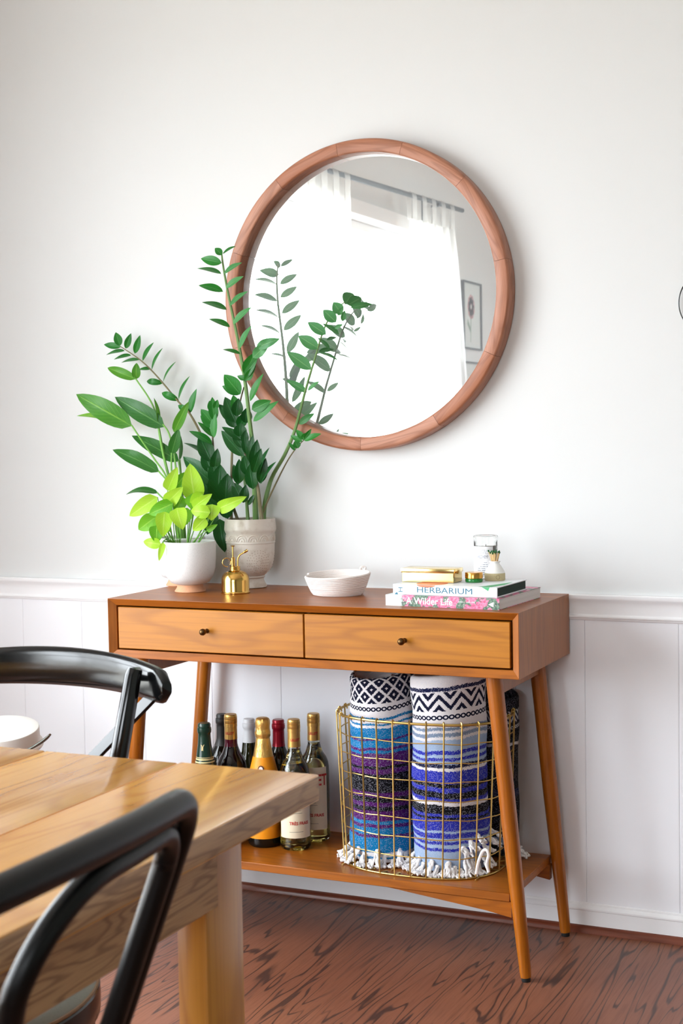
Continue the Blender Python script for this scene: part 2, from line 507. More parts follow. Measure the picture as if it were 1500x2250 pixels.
# chair rail
rail = [(0, 0.7735), (-0.0155, 0.7735), (-0.0168, 0.7715), (-0.0168, 0.765), (-0.0155, 0.762), (-0.0125, 0.758), (-0.010, 0.752), (-0.0088, 0.744), (-0.0088, 0.729), (-0.0098, 0.727), (-0.0115, 0.7262), (-0.0128, 0.724), (-0.0128, 0.7215), (-0.0115, 0.7195), (-0.0085, 0.719), (-0.0085, 0.7165), (-0.007, 0.7145), (0, 0.7145)]
b = new(); extrude_poly(b, rail, X0, X1, 'x'); struct('trim_1', b, M_TRIM, angle=25)
bb = [(0, 0.066), (-0.0065, 0.066), (-0.0075, 0.0635), (-0.0075, 0.061), (-0.0105, 0.0585), (-0.0135, 0.054), (-0.0135, 0.0505), (-0.0115, 0.0485), (-0.0115, 0), (0, 0)]
b = new(); extrude_poly(b, bb, X0, X1, 'x'); struct('baseboard_back', b, M_TRIM, angle=25)
sh = [(-0.0115, 0.0155)] + [(-0.0115-0.0125*math.sin(a), 0.0155*math.cos(a)) for a in (0.3, 0.6, 0.9, 1.2, PI/2)] + [(-0.0115, 0)]
b = new(); extrude_poly(b, sh, X0, X1, 'x'); struct('trim_2', b, M_SHOE)


# windows
def window(name, plane, a0, a1, z0, z1, depth_in, out, panes):
    "casing, sill, sashes and panes; plane 'x' = wall across x, 'y' = wall across y"
    def B(bm, a, c, za, zb, d0, d1, bev=0.003):
        lo, hi = min(d0, d1), max(d0, d1)
        if plane == 'x': box(bm, (lo, a, za), (hi, c, zb), bev, 1)
        else: box(bm, (a, lo, za), (c, hi, zb), bev, 1)
    sg = 1 if out < depth_in else -1      # direction into the room
    b = new(); cw = 0.07
    B(b, a0-cw, a1+cw, z1, z1+cw, depth_in, depth_in+sg*0.018); B(b, a0-cw, a0, z0-0.02, z1, depth_in, depth_in+sg*0.018); B(b, a1, a1+cw, z0-0.02, z1, depth_in, depth_in+sg*0.018)
    root = struct(name, b, M_TRIM)
    b = new(); B(b, a0-cw-0.02, a1+cw+0.02, z0-0.045, z0-0.015, depth_in, depth_in+sg*0.05); obj('sill', b, M_TRIM, root)
    n = panes; step = (a1-a0)/n
    mid = (depth_in+out)/2
    for i in range(n):
        for (za, zb, dd) in ((z0, (z0+z1)/2, 0.0), ((z0+z1)/2, z1, -0.03*sg)):
            b = new(); A, Cc = a0+i*step, a0+(i+1)*step; s = 0.04
            d0, d1 = mid-0.014+dd, mid+0.014+dd
            B(b, A, A+s, za, zb, d0, d1); B(b, Cc-s, Cc, za, zb, d0, d1); B(b, A+s, Cc-s, za, za+s, d0, d1); B(b, A+s, Cc-s, zb-s, zb, d0, d1)
            sa = obj('sash', b, M_TRIM, root)
            b = new(); B(b, A+s-0.004, Cc-s+0.004, za+s-0.004, zb-s+0.004, mid+dd-0.002, mid+dd+0.002, 0); obj('pane', b, M_PANE, sa, smooth=False)
    return root


window('window_1', 'x', WIN['y0'], WIN['y1'], WIN['z0'], WIN['z1'], X0, X0-T, 3)
window('fill_window', 'y', FILL_WIN['x0'], FILL_WIN['x1'], FILL_WIN['z0'], FILL_WIN['z1'], Y0, Y0-T, 3)  # out of view, added for frontal fill

# ------------------------------------------------------------------ console table
CW, CD0, CD1, CZ0, CZ1 = 0.99, -0.3884, -0.0172, 0.6382, 0.7744
con = thing('console_table', 'long brown wooden console table with two drawers and slatless lower shelf against the wall', 'table', (0.495, -0.2, 0))
con['label'] = 'brown wooden console table with two drawers, splayed legs and lower shelf against white wall'
tk, bev = 0.0165, 0.012
yo, yi = CD0, CD0+bev


def board(outer, inner, name, mat):
    # outer/inner: two end points (x,z) each; front slanted from yo (outer) to yi (inner)
    (ax, az), (bx_, bz) = outer; (cx_, cz), (dx, dz) = inner
    b = new(); quad_box(b, [(ax, yo, az), (bx_, yo, bz), (bx_, CD1, bz), (ax, CD1, az), (cx_, yi, cz), (dx, yi, dz), (dx, CD1, dz), (cx_, CD1, cz)])
    bmesh.ops.recalc_face_normals(b, faces=b.faces)
    bmesh.ops.bevel(b, geom=[e for e in b.edges if all(abs(v.co.y-yo) < 1e-6 for v in e.verts)], offset=0.0012, segments=1, affect='EDGES')
    return obj(name, b, mat, con, smooth=False)


x0, x1, z0, z1 = 0, CW, CZ0, CZ1
e = 0.00015
board(((x0, z1), (x1, z1)), ((x0+tk+e, z1-tk), (x1-tk-e, z1-tk)), 'top_panel', M_WOOD_TOP)
board(((x0, z0), (x1, z0)), ((x0+tk+e, z0+tk), (x1-tk-e, z0+tk)), 'bottom_panel', M_WOOD_TOP)
board(((x0, z0+e), (x0, z1-e)), ((x0+tk, z0+tk+e), (x0+tk, z1-tk-e)), 'side_panel', M_WOOD_V)
board(((x1, z0+e), (x1, z1-e)), ((x1-tk, z0+tk+e), (x1-tk, z1-tk-e)), 'side_panel', M_WOOD_V)
b = new(); box(b, (tk, -0.05, z0+tk), (CW-tk, -0.04, z1-tk)); obj('back_panel', b, M_DARKW, con, smooth=False)
b = new(); box(b, (0.497, -0.355, z0+tk), (0.503, -0.05, z1-tk)); obj('divider', b, M_DARKW, con, smooth=False)
for (xa, xb), (kx, ky) in (((0.0225, 0.4985), (445, 1389)), ((0.5015, 0.9685), (881, 1410))):
    b = new(); box(b, (xa, -0.3795, 0.6585), (xb, -0.360, 0.7545), 0.0012, 1)
    d = obj('drawer', b, M_WOOD_DR, con)
    b = new(); box(b, (xa+0.01, -0.3602, 0.662), (xb-0.01, -0.06, 0.74)); obj('drawer_box', b, M_DARKW, d, smooth=False)
    k = at(kx, ky, -0.399)
    b = new(); lathe(b, [(0.0055, 0.0), (0.005, 0.002), (0.0033, 0.004), (0.0033, 0.011), (0.005, 0.0125), (0.0072, 0.016), (0.0078, 0.0195), (0.0072, 0.023), (0.0048, 0.0262), (0.0015, 0.0273)], 20, (k.x, -0.3794, k.z), 'y')
    obj('knob', b, M_KNOB, d)


def leg(top, foot, r0, r1):
    b = new(); A, Bp = Vector(top), Vector(foot)
    tube(b, [A.lerp(Bp, t) for t in (0, 0.25, 0.5, 0.75, 0.985, 1.0)], [r0, r0*0.97, r0*0.9+r1*0.1, (r0+r1)/2, r1, r1*0.93], 24)
    L = obj('leg', b, M_LEG, con)
    b = new(); lathe(b, [(0.009, 0), (0.0095, 0.001), (0.0095, 0.0105)], 16, (Bp.x, Bp.y, 0)); obj('glide', b, M_BLKP, L)


for sx in (0, 1):
    for y in (-0.351, -0.0545):
        fx = lambda x: x if sx else CW-x
        leg((fx(0.9235), y, 0.639), (fx(0.9855), y, 0.009), 0.0178, 0.0122)
    b = new(); xa = fx(0.925); box(b, (xa-0.009, -0.34, 0.596), (xa+0.009, -0.066, 0.6384), 0.0015, 1); obj('skirt', b, M_WOOD_V, con)
b = new(); box(b, (0.0375, -0.353, 0.1635), (0.9525, -0.052, 0.182), 0.0012, 1); obj('shelf', b, M_WOOD_TOP, con)
for y in (-0.350, -0.072):
    for sx in (0, 1):
        b = new(); fx = (lambda x: x) if sx else (lambda x: CW-x)
        extrude_poly(b, [(fx(0.955), 0.1636), (fx(0.955), 0.130), (fx(0.90), 0.139), (fx(0.68), 0.1625), (fx(0.66), 0.1636)], y, y+0.017, 'y'); obj('brace', b, M_WOOD_TOP, con, smooth=False)

# ------------------------------------------------------------------ round mirror
mc = Vector((0.5020, 0, 1.4690)); R1, R0, MD = 0.3655, 0.3335, 0.048
mir = thing('round_mirror', 'large round wall mirror in a brown segmented wooden frame above the console', 'mirror', (mc.x, 0, mc.z))
joints = [-9, 17, 46, 82, 117, 148, 180, 213, 246, 276, 292, 323]
joints = [-9, 18, 46, 80, 115, 148, 181, 216, 252, 290, 323]
for i, a0 in enumerate(joints):
    a1 = joints[(i+1) % len(joints)] + (360 if i == len(joints)-1 else 0)
    b = new(); n = 12; rings = []
    for k in range(n+1):
        a = math.radians(a0+0.05 + (a1-a0-0.10)*k/n); s, c = math.sin(a), math.cos(a)
        prof = [(R1-0.003, 0), (R1, -0.004), (R1, -MD+0.006), (R1-0.003, -MD+0.001), (R1-0.006, -MD), (R0+0.004, -MD), (R0+0.001, -MD+0.002), (R0, -MD+0.005), (R0, 0)]
        rings.append([b.verts.new((mc.x+s*r, y, mc.z+c*r)) for r, y in prof])
    for A, B in zip(rings, rings[1:]):
        m = len(A)
        for k in range(m): b.faces.new((A[k], A[(k+1) % m], B[(k+1) % m], B[k]))
    b.faces.new(rings[0]); b.faces.new(rings[-1][::-1])
    # local frame turned so the grain follows each segment
    am = math.radians((a0+a1)/2)
    rot = Matrix.Rotation(am, 4, 'Y')
    ctr = Vector((mc.x+math.sin(am)*R1, 0, mc.z+math.cos(am)*R1))
    bmesh.ops.transform(b, matrix=rot.inverted() @ Matrix.Translation(-ctr), verts=b.verts[:])
    o = obj('frame_segment', b, M_MIRF, mir, world=False, angle=50)
    o.matrix_local = Matrix.Translation(ctr-Vector((mc.x, 0, mc.z))) @ rot
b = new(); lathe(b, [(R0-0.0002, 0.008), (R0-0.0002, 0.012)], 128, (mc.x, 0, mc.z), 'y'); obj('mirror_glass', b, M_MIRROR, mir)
b = new(); lathe(b, [(R0-0.0002, 0.001), (R0-0.0002, 0.0078)], 96, (mc.x, 0, mc.z), 'y'); obj('backing_board', b, M_DARKW, mir)

# ------------------------------------------------------------------ bottles on the shelf
ZS = 0.182


def glass_mat(name, col, rough=0.02, dens=1.0):
    t = NT(name); t.p(Base_Color=col, Roughness=rough, Transmission_Weight=1.0, IOR=1.45); return t.m


def liquid_glass(name, col, k):
    "glass full of wine: tinted see-through body with a glossy skin"
    t = NT(name); tr = t.n('ShaderNodeBsdfTransparent'); lw = t.n('ShaderNodeLayerWeight'); lw.inputs[0].default_value = 0.35
    t.link(t.mix(lw.outputs['Facing'], col, tuple(x*k for x in col[:3])+(1,)), tr.inputs[0])
    gl = t.n('ShaderNodeBsdfGlossy'); gl.inputs['Roughness'].default_value = 0.03
    fr = t.n('ShaderNodeFresnel'); fr.inputs[0].default_value = 1.5
    mx = t.n('ShaderNodeMixShader'); t.link(fr.outputs[0], mx.inputs[0]); t.link(tr.outputs[0], mx.inputs[1]); t.link(gl.outputs[0], mx.inputs[2])
    t.link(mx.outputs[0], t.out.inputs[0]); return t.m


M_GCLEAR = glass_mat('clear_bottle_glass', (0.93, 0.95, 0.88, 1))
M_WINEW = glass_mat('pale_gold_wine', (0.86, 0.74, 0.30, 1))
M_GDARK = pm('dark_wine_glass', (0.004, 0.005, 0.004, 1), 0.05)
M_GRED = pm('red_wine_glass', (0.007, 0.003, 0.005, 1), 0.05)
M_GOLIVE = pm('olive_wine_glass', srgb(62, 62, 20), 0.06, Transmission_Weight=0.35)
M_GOLIVE2 = pm('deep_olive_glass', srgb(32, 32, 12), 0.06)
M_CAPGOLD = pm('gold_foil', srgb(208, 168, 96), 0.34, 0.8)
M_CAPORANGE = pm('orange_gold_foil', srgb(224, 156, 44), 0.34, 0.7)
M_CAPGREEN = pm('dark_green_foil', srgb(18, 52, 40), 0.25)
M_CAPBLACK = pm('matt_black_foil', (0.012, 0.012, 0.012, 1), 0.45)
M_CAPWHITE = pm('white_foil', srgb(222, 224, 228), 0.4)
M_CAPRED = pm('crimson_foil', srgb(150, 14, 38), 0.25, 0.4)
M_CAPMAROON = pm('maroon_neck_wine', srgb(84, 6, 34), 0.12)
M_LAB = pm('cream_paper_label', srgb(236, 224, 196), 0.7)
M_LABO = pm('orange_paper_label', srgb(246, 154, 14), 0.5)
M_INKR = pm('red_ink', srgb(188, 40, 36), 0.6)
M_INKK = pm('dark_ink', srgb(60, 54, 50), 0.6)
M_INKG = pm('pale_gold_ink', srgb(222, 206, 150), 0.45)
M_INKW = pm('white_ink', srgb(250, 246, 248), 0.5)


def bord(r, h, sh=0.62, neck=0.0135):
    return [(r*0.86, 0), (r*0.97, 0.003), (r, 0.008), (r, h*(sh-0.06)), (r*0.985, h*(sh-0.02)), (r*0.93, h*(sh+0.02)), (r*0.8, h*(sh+0.06)), (r*0.6, h*(sh+0.095)), (neck*1.25, h*(sh+0.13)), (neck*1.05, h*(sh+0.16)), (neck, h*0.84), (neck*0.97, h-0.004)]


def burg(r, h, neck=0.0138):
    return [(r*0.86, 0), (r*0.97, 0.003), (r, 0.008), (r, h*0.47), (r*0.97, h*0.53), (r*0.86, h*0.59), (r*0.7, h*0.65), (r*0.54, h*0.71), (neck*1.3, h*0.77), (neck*1.1, h*0.83), (neck, h*0.9), (neck*0.98, h-0.004)]


def rad_at(prof, z):
    for (r0, h0), (r1, h1) in zip(prof, prof[1:]):
        if h0 <= z <= h1: return r0+(r1-r0)*(z-h0)/max(h1-h0, 1e-9)
    return prof[-1][0]


def capsule(root, prof, zb, h, mat, extra=0.0008, screw=False, lip=True, name='capsule'):
    zs = [zb+(h-0.03-zb)*i/6 for i in range(7)]
    P = [(rad_at(prof, z)+extra, z) for z in zs]
    rt = P[-1][0]
    if screw: P += [(rt+0.0006, h-0.0295), (rt+0.0006, h-0.022), (rt, h-0.0215), (rt+0.0008, h-0.0205), (rt+0.0008, h-0.013), (rt, h-0.0125), (rt+0.0006, h-0.0115), (rt+0.0006, h-0.006), (rt, h-0.0055), (rt, h-0.002), (rt-0.0015, h)]
    elif lip: P += [(rt, h-0.024), (rt+0.0016, h-0.022), (rt+0.0021, h-0.016), (rt+0.0016, h-0.0105), (rt+0.0002, h-0.0095), (rt+0.0004, h-0.003), (rt-0.0015, h)]
    b = new(); lathe(b, P, 28, root['_o']); return obj(name, b, mat, root)


def wrap_patch(root, prof, z0, z1, a0, a1, mat, name, off=0.0006, parent=None, n=20, m=8, shape=None):
    ox, oy, oz = root['_o']; b = new(); G = []
    for i in range(m+1):
        z = z0+(z1-z0)*i/m; r = rad_at(prof, z)+off; row = []
        for k in range(n+1):
            a = a0+(a1-a0)*k/n; row.append(b.verts.new((ox+math.cos(a)*r, oy+math.sin(a)*r, oz+z)))
        G.append(row)
    for i in range(m):
        for k in range(n): b.faces.new((G[i][k], G[i][k+1], G[i+1][k+1], G[i+1][k]))
    return obj(name, b, mat, parent or root)


def wrap_text(root, prof, body, size, z, ac, mat, parent, bold=0.0, off=0.0011, space=1.0):
    ox, oy, oz = root['_o']; b = text_bm(body, size, bold, 'CENTER', space); r = rad_at(prof, z+size*0.3)+off
    bend_on(b, r, ox, oy, ac, oz+z); return obj('lettering', b, mat, parent, smooth=False)


def facing(x, y):
    return math.atan2(CAM.y-y, CAM.x-x)


def seal(root, prof, z, ac, rr, mat, letters=None):
    ox, oy, oz = root['_o']; b = new(); pts = []
    for k in range(28):
        t = 2*PI*k/28; zz = z+rr*math.cos(t); r = rad_at(prof, zz)+0.0006; a = ac+rr*math.sin(t)/r
        pts.append(Vector((ox+math.cos(a)*r, oy+math.sin(a)*r, oz+zz)))
    tube(b, pts, 0.0011, 6, closed=True); return obj('glass_seal', b, mat, root)


def bottle(name, label, x, y, prof, h, gmat):
    t = thing(name, label, 'bottle', (x, y, ZS), 'bottles on the lower shelf')
    b = new(); lathe(b, prof, 36, (x, y, ZS)); obj('glass_body', b, gmat, t); return t


# green capsule bottle
p = burg(0.0365, 0.294); t = bottle('wine_bottle', 'olive green glass wine bottle with dark green foil neck, beside the left rear console leg', 0.187, -0.28, p, 0.294, M_GOLIVE)
cp = capsule(t, p, 0.205, 0.294, M_CAPGREEN); ac = facing(0.187, -0.28)
for zz, dz in ((0.203, 0.003), (0.209, 0.004), (0.2145, 0.0015)): wrap_patch(t, p, zz, zz+dz, ac-1.7, ac+1.7, M_INKG, 'foil_band', 0.0013, cp, 24, 1)
b = new()   # small gilt stag mark
for q in ([(0, -0.016), (0.0022, -0.006), (0.0028, 0.004), (-0.0018, 0.005), (-0.0022, -0.004)], [(-0.0018, 0.005), (0.001, 0.0045), (0.0, 0.009), (-0.003, 0.010)], [(0.001, 0.0045), (0.0028, 0.004), (0.0058, 0.0105), (0.0035, 0.0095)]):
    b.faces.new([b.verts.new((u, v, 0)) for u, v in q])
bend_on(b, rad_at(p, 0.235)+0.0013, 0.187, -0.28, ac-0.35, ZS+0.236); obj('gilt_mark', b, M_INKG, cp, smooth=False)
# black capsule bottle
p = bord(0.0365, 0.281); t = bottle('wine_bottle', 'black glass wine bottle with plain matt black capsule, behind the gold-capped dark bottle', 0.139, -0.11, p, 0.281, M_GDARK)
capsule(t, p, 0.205, 0.281, M_CAPBLACK)
# dark bottle, gold cap
LIL = bord(0.0365, 0.302, 0.60, 0.0143)
t = bottle('aperitif_bottle', 'dark red bottle with gold screw cap and round glass seal, second from left', 0.213, -0.2, LIL, 0.302, M_GRED)
t['label'] = 'dark red wine bottle with gold screw cap and round glass seal on its shoulder'
ac = facing(0.213, -0.2)
cp = capsule(t, LIL, 0.243, 0.302, M_CAPGOLD, screw=True, name='screw_cap'); wrap_text(t, LIL, 'LILLET', 0.0082, 0.2555, ac-0.25, M_INKR, cp, 0.0003)
wrap_patch(t, LIL, 0.226, 0.243, 0, 2*PI, M_CAPMAROON, 'neck_wine', 0.0003, None, 28, 3)
seal(t, LIL, 0.196, ac-0.25, 0.0105, M_GRED)
lb = wrap_patch(t, LIL, 0.05, 0.165, ac-1.2, ac+1.2, M_LAB, 'paper_label'); wrap_text(t, LIL, 'LILLET', 0.017, 0.140, ac, M_INKR, lb, 0.0006)
# white capsule
p = burg(0.0345, 0.272, 0.0132); t = bottle('wine_bottle', 'dark olive wine bottle with white foil capsule, behind the orange-gold sparkling wine', 0.208, -0.1, p, 0.272, M_GOLIVE2)
capsule(t, p, 0.215, 0.272, M_CAPWHITE)
# sparkling wine
CH = [(0.034, 0), (0.0385, 0.004), (0.0395, 0.010), (0.0395, 0.125), (0.0385, 0.142), (0.0345, 0.165), (0.029, 0.187), (0.0235, 0.208), (0.0185, 0.232), (0.0155, 0.252), (0.0142, 0.268), (0.014, 0.296)]
cx, cy = 0.303, -0.208; ac = facing(cx, cy)
t = bottle('sparkling_wine_bottle', 'sparkling wine bottle with crinkled gold foil top and bright orange label', cx, cy, CH, 0.30, M_GDARK)
fm = NT('crinkled_gold_foil'); n = fm.noise(fm.mapping(fm.coord('Object'), (1, 1, 0.45)), 190, 3, 0.6, 0.6)
fm.p(Base_Color=fm.mix(n, srgb(214, 158, 72), srgb(236, 196, 120)), Metallic=0.75, Roughness=0.3); fm.bump(n, 0.8, 0.002)
P = [(rad_at(CH, z)+0.0008, z) for z in (0.163, 0.18, 0.195, 0.21, 0.225, 0.24, 0.252)] + [(0.0158, 0.254), (0.0178, 0.258), (0.0185, 0.266), (0.0168, 0.272), (0.0166, 0.278), (0.0175, 0.286), (0.0172, 0.294), (0.0150, 0.299), (0.011, 0.301)]
b = new(); lathe(b, P, 40, (cx, cy, ZS), wob=lambda a, h: 1+(0.03*math.sin(9*a+h*120) if h > 0.25 else 0.0)); foil = obj('foil_top', b, fm.m, t)
wrap_patch(t, CH, 0.160, 0.2105, 0, 2*PI, M_LABO, 'collar_label', 0.0013, None, 36, 8)
b = new(); pts = []; pts2 = []
for k in range(24):
    q = 2*PI*k/24; pts2.append((0.0048*math.cos(q), 0.0068*math.sin(q), 0))
b.faces.new([b.verts.new(q) for q in pts2]); bend_on(b, rad_at(CH, 0.184)+0.0024, cx, cy, ac-0.2, ZS+0.184); med = obj('medallion', b, M_INKW, t, smooth=False)
b = new(); pts = [Vector((0.0066*math.cos(2*PI*k/24), 0.0086*math.sin(2*PI*k/24), 0)) for k in range(24)]; tube(b, pts, 0.0010, 6, closed=True); bend_on(b, rad_at(CH, 0.184)+0.002, cx, cy, ac-0.2, ZS+0.184); obj('medallion_ring', b, M_INKK, t)
wrap_patch(t, CH, 0.022, 0.118, ac-1.75, ac+1.55, M_LABO, 'front_label', 0.0007, None, 36, 2)
# red capsule
p = bord(0.0365, 0.28); t = bottle('wine_bottle', 'black glass wine bottle with shiny crimson capsule, behind the two gold-capped pale bottles', 0.299, -0.12, p, 0.28, M_GDARK)
capsule(t, p, 0.216, 0.28, M_CAPRED)


# two pale bottles
def pale(x, y, h, label, turn):
    pr = bord(0.0355, h, 0.60, 0.0140); t = thing('aperitif_bottle', label, 'bottle', (x, y, ZS), 'bottles on the lower shelf')
    ac = facing(x, y)+turn
    b = new(); inner = [(max(r-0.0022, 0.004), z) for r, z in pr]; inner[0] = (0.004, 0.016); inner[1] = (0.022, 0.009); inner[2] = (0.0325, 0.0075)
    outer = [(0.004, 0.010), (0.020, 0.004), (0.0315, 0.0)] + pr[1:]
    lathe(b, outer, 40, (x, y, ZS)); gb = obj('glass_body', b, M_GCLEAR, t)
    top = h*0.775; li = [(0.0035, 0.0128), (0.0215, 0.0078), (0.0318, 0.0060)] + [(r-0.0012, z) for r, z in pr[2:] if z < top] + [(rad_at(pr, top)-0.0012, top)]
    b = new(); lathe(b, li, 40, (x, y, ZS)); obj('wine', b, M_WINEW, t)
    cp = capsule(t, pr, 0.238, h, M_CAPGOLD, screw=True, name='screw_cap')
    wrap_text(t, pr, 'LILLET', 0.0082, 0.2525, ac+0.15, M_INKR, cp, 0.0003)
    seal(t, pr, h*0.655, ac-0.3, 0.0098, M_GCLEAR)
    lb = wrap_patch(t, pr, 0.030, 0.178, ac-1.25, ac+1.15, M_LAB, 'paper_label', 0.0007, None, 28, 3)
    bt = fit_text('LILLET', 0.068, 0.027, 0.02)
    for v in bt.verts: v.co.x -= 0.034
    bend_on(bt, 0.0355+0.0011, x, y, ac+0.2, ZS+0.135); obj('lettering', bt, M_INKR, lb, smooth=False)
    wrap_text(t, pr, 'TR\u00c8S FRAIS', 0.0098, 0.0615, ac+0.2, M_INKR, lb, 0.0003)
    for z, wd, s in ((0.094, 0.022, 0.0035), (0.088, 0.030, 0.003), (0.0445, 0.034, 0.003)):
        b = new(); box(b, (-wd/2, 0, -0.0001), (wd/2, s*0.22, 0.0001)); 
        bmesh.ops.subdivide_edges(b, edges=[e for e in b.edges if abs(e.verts[0].co.x-e.verts[1].co.x) > 0.01], cuts=10)
        bend_on(b, 0.0355+0.0011, x, y, ac, ZS+z); obj('printed_line', b, M_INKK, lb, smooth=False)
    wrap_text(t, pr, 'Grand Vin', 0.0085, 0.058, ac-0.05, M_INKR, lb) if False else None
    # small dancing figure ornament printed between the red words
    b = new()
    for q in ([(0.006, 0), (0.011, 0.001), (0.010, 0.010), (0.007, 0.011)], [(0.007, 0.011), (0.0105, 0.010), (0.0115, 0.018), (0.008, 0.019)], [(0.008, 0.019), (0.0105, 0.019), (0.0095, 0.027), (0.0082, 0.026)]):
        b.faces.new([b.verts.new((u, v, 0)) for u, v in q])
    bend_on(b, 0.0355+0.0011, x, y, ac, ZS+0.1005); obj('printed_mark', b, M_INKK, lb, smooth=False)
    return t


pale(0.383, -0.205, 0.302, 'pale gold aperitif bottle with gold screw cap, front one of the pale pair', 0.05)
pale(0.394, -0.122, 0.301, 'pale gold aperitif bottle with gold screw cap, behind its twin and nearer the basket', -0.25)

# ------------------------------------------------------------------ wire basket
def bshape(t, k):
    cx, cy = 0.702-0.002*t, -0.180+0.005*t
    a, bb_ = 0.182+0.015*t, 0.147-0.003*t
    c, s = math.cos(k), math.sin(k); n = 2.0/2.6
    return Vector((cx+a*math.copysign(abs(c)**n, c), cy+bb_*math.copysign(abs(s)**n, s), ZS+0.004+t*0.331))


def even(t, count, dense=720):
    P = [bshape(t, 2*PI*i/dense) for i in range(dense+1)]; L = [0]
    for p_, q_ in zip(P, P[1:]): L.append(L[-1]+(q_-p_).length)
    out = []; j = 0
    for i in range(count):
        s = L[-1]*i/count
        while L[j+1] < s: j += 1
        out.append(2*PI*(j+(s-L[j])/(L[j+1]-L[j]))/dense)
    return out


bk = thing('wire_basket', 'gold wire grid basket holding rolled blankets on the lower shelf', 'basket', (0.702, -0.18, ZS))
K = even(0.5, 30)
b = new(); tube(b, [bshape(1, 2*PI*i/120) for i in range(120)], 0.0030, 8, closed=True); obj('rim', b, M_GOLDW, bk)
b = new(); tube(b, [bshape(0, 2*PI*i/120)+Vector((0, 0, -0.0018)) for i in range(120)], 0.0020, 8, closed=True); obj('base_ring', b, M_GOLDW, bk)
for j in range(1, 8):
    b = new(); tube(b, [bshape(j/8, 2*PI*i/90)+Vector((0, 0, 0.0012*math.sin(i*0.7+j*2))) for i in range(90)], 0.0013, 6, closed=True); obj('hoop_wire', b, M_GOLDW, bk)
for k in K:
    b = new(); o_ = bshape(1, k); ctr = Vector((0.70, -0.178, o_.z)); inw = (ctr-o_).normalized()
    pts = [bshape(0, k)+inw*0.02+Vector((0, 0, -0.002))] + [bshape(j/8, k)-inw*0.0026 for j in range(9)]
    top = bshape(1, k)
    pts += [top-inw*0.003+Vector((0, 0, 0.003)), top+Vector((0, 0, 0.0055)), top+inw*0.0035+Vector((0, 0, 0.002)), top+inw*0.0038-Vector((0, 0, 0.006))]
    tube(b, pts, 0.0019, 6); obj('upright_wire', b, M_GOLDW, bk)
for i in range(9):
    x = 0.545+0.314*i/8; b = new(); tube(b, [(x, -0.300, ZS+0.0025), (x, -0.062, ZS+0.0025)], 0.0014, 6); obj('floor_wire', b, M_GOLDW, bk)


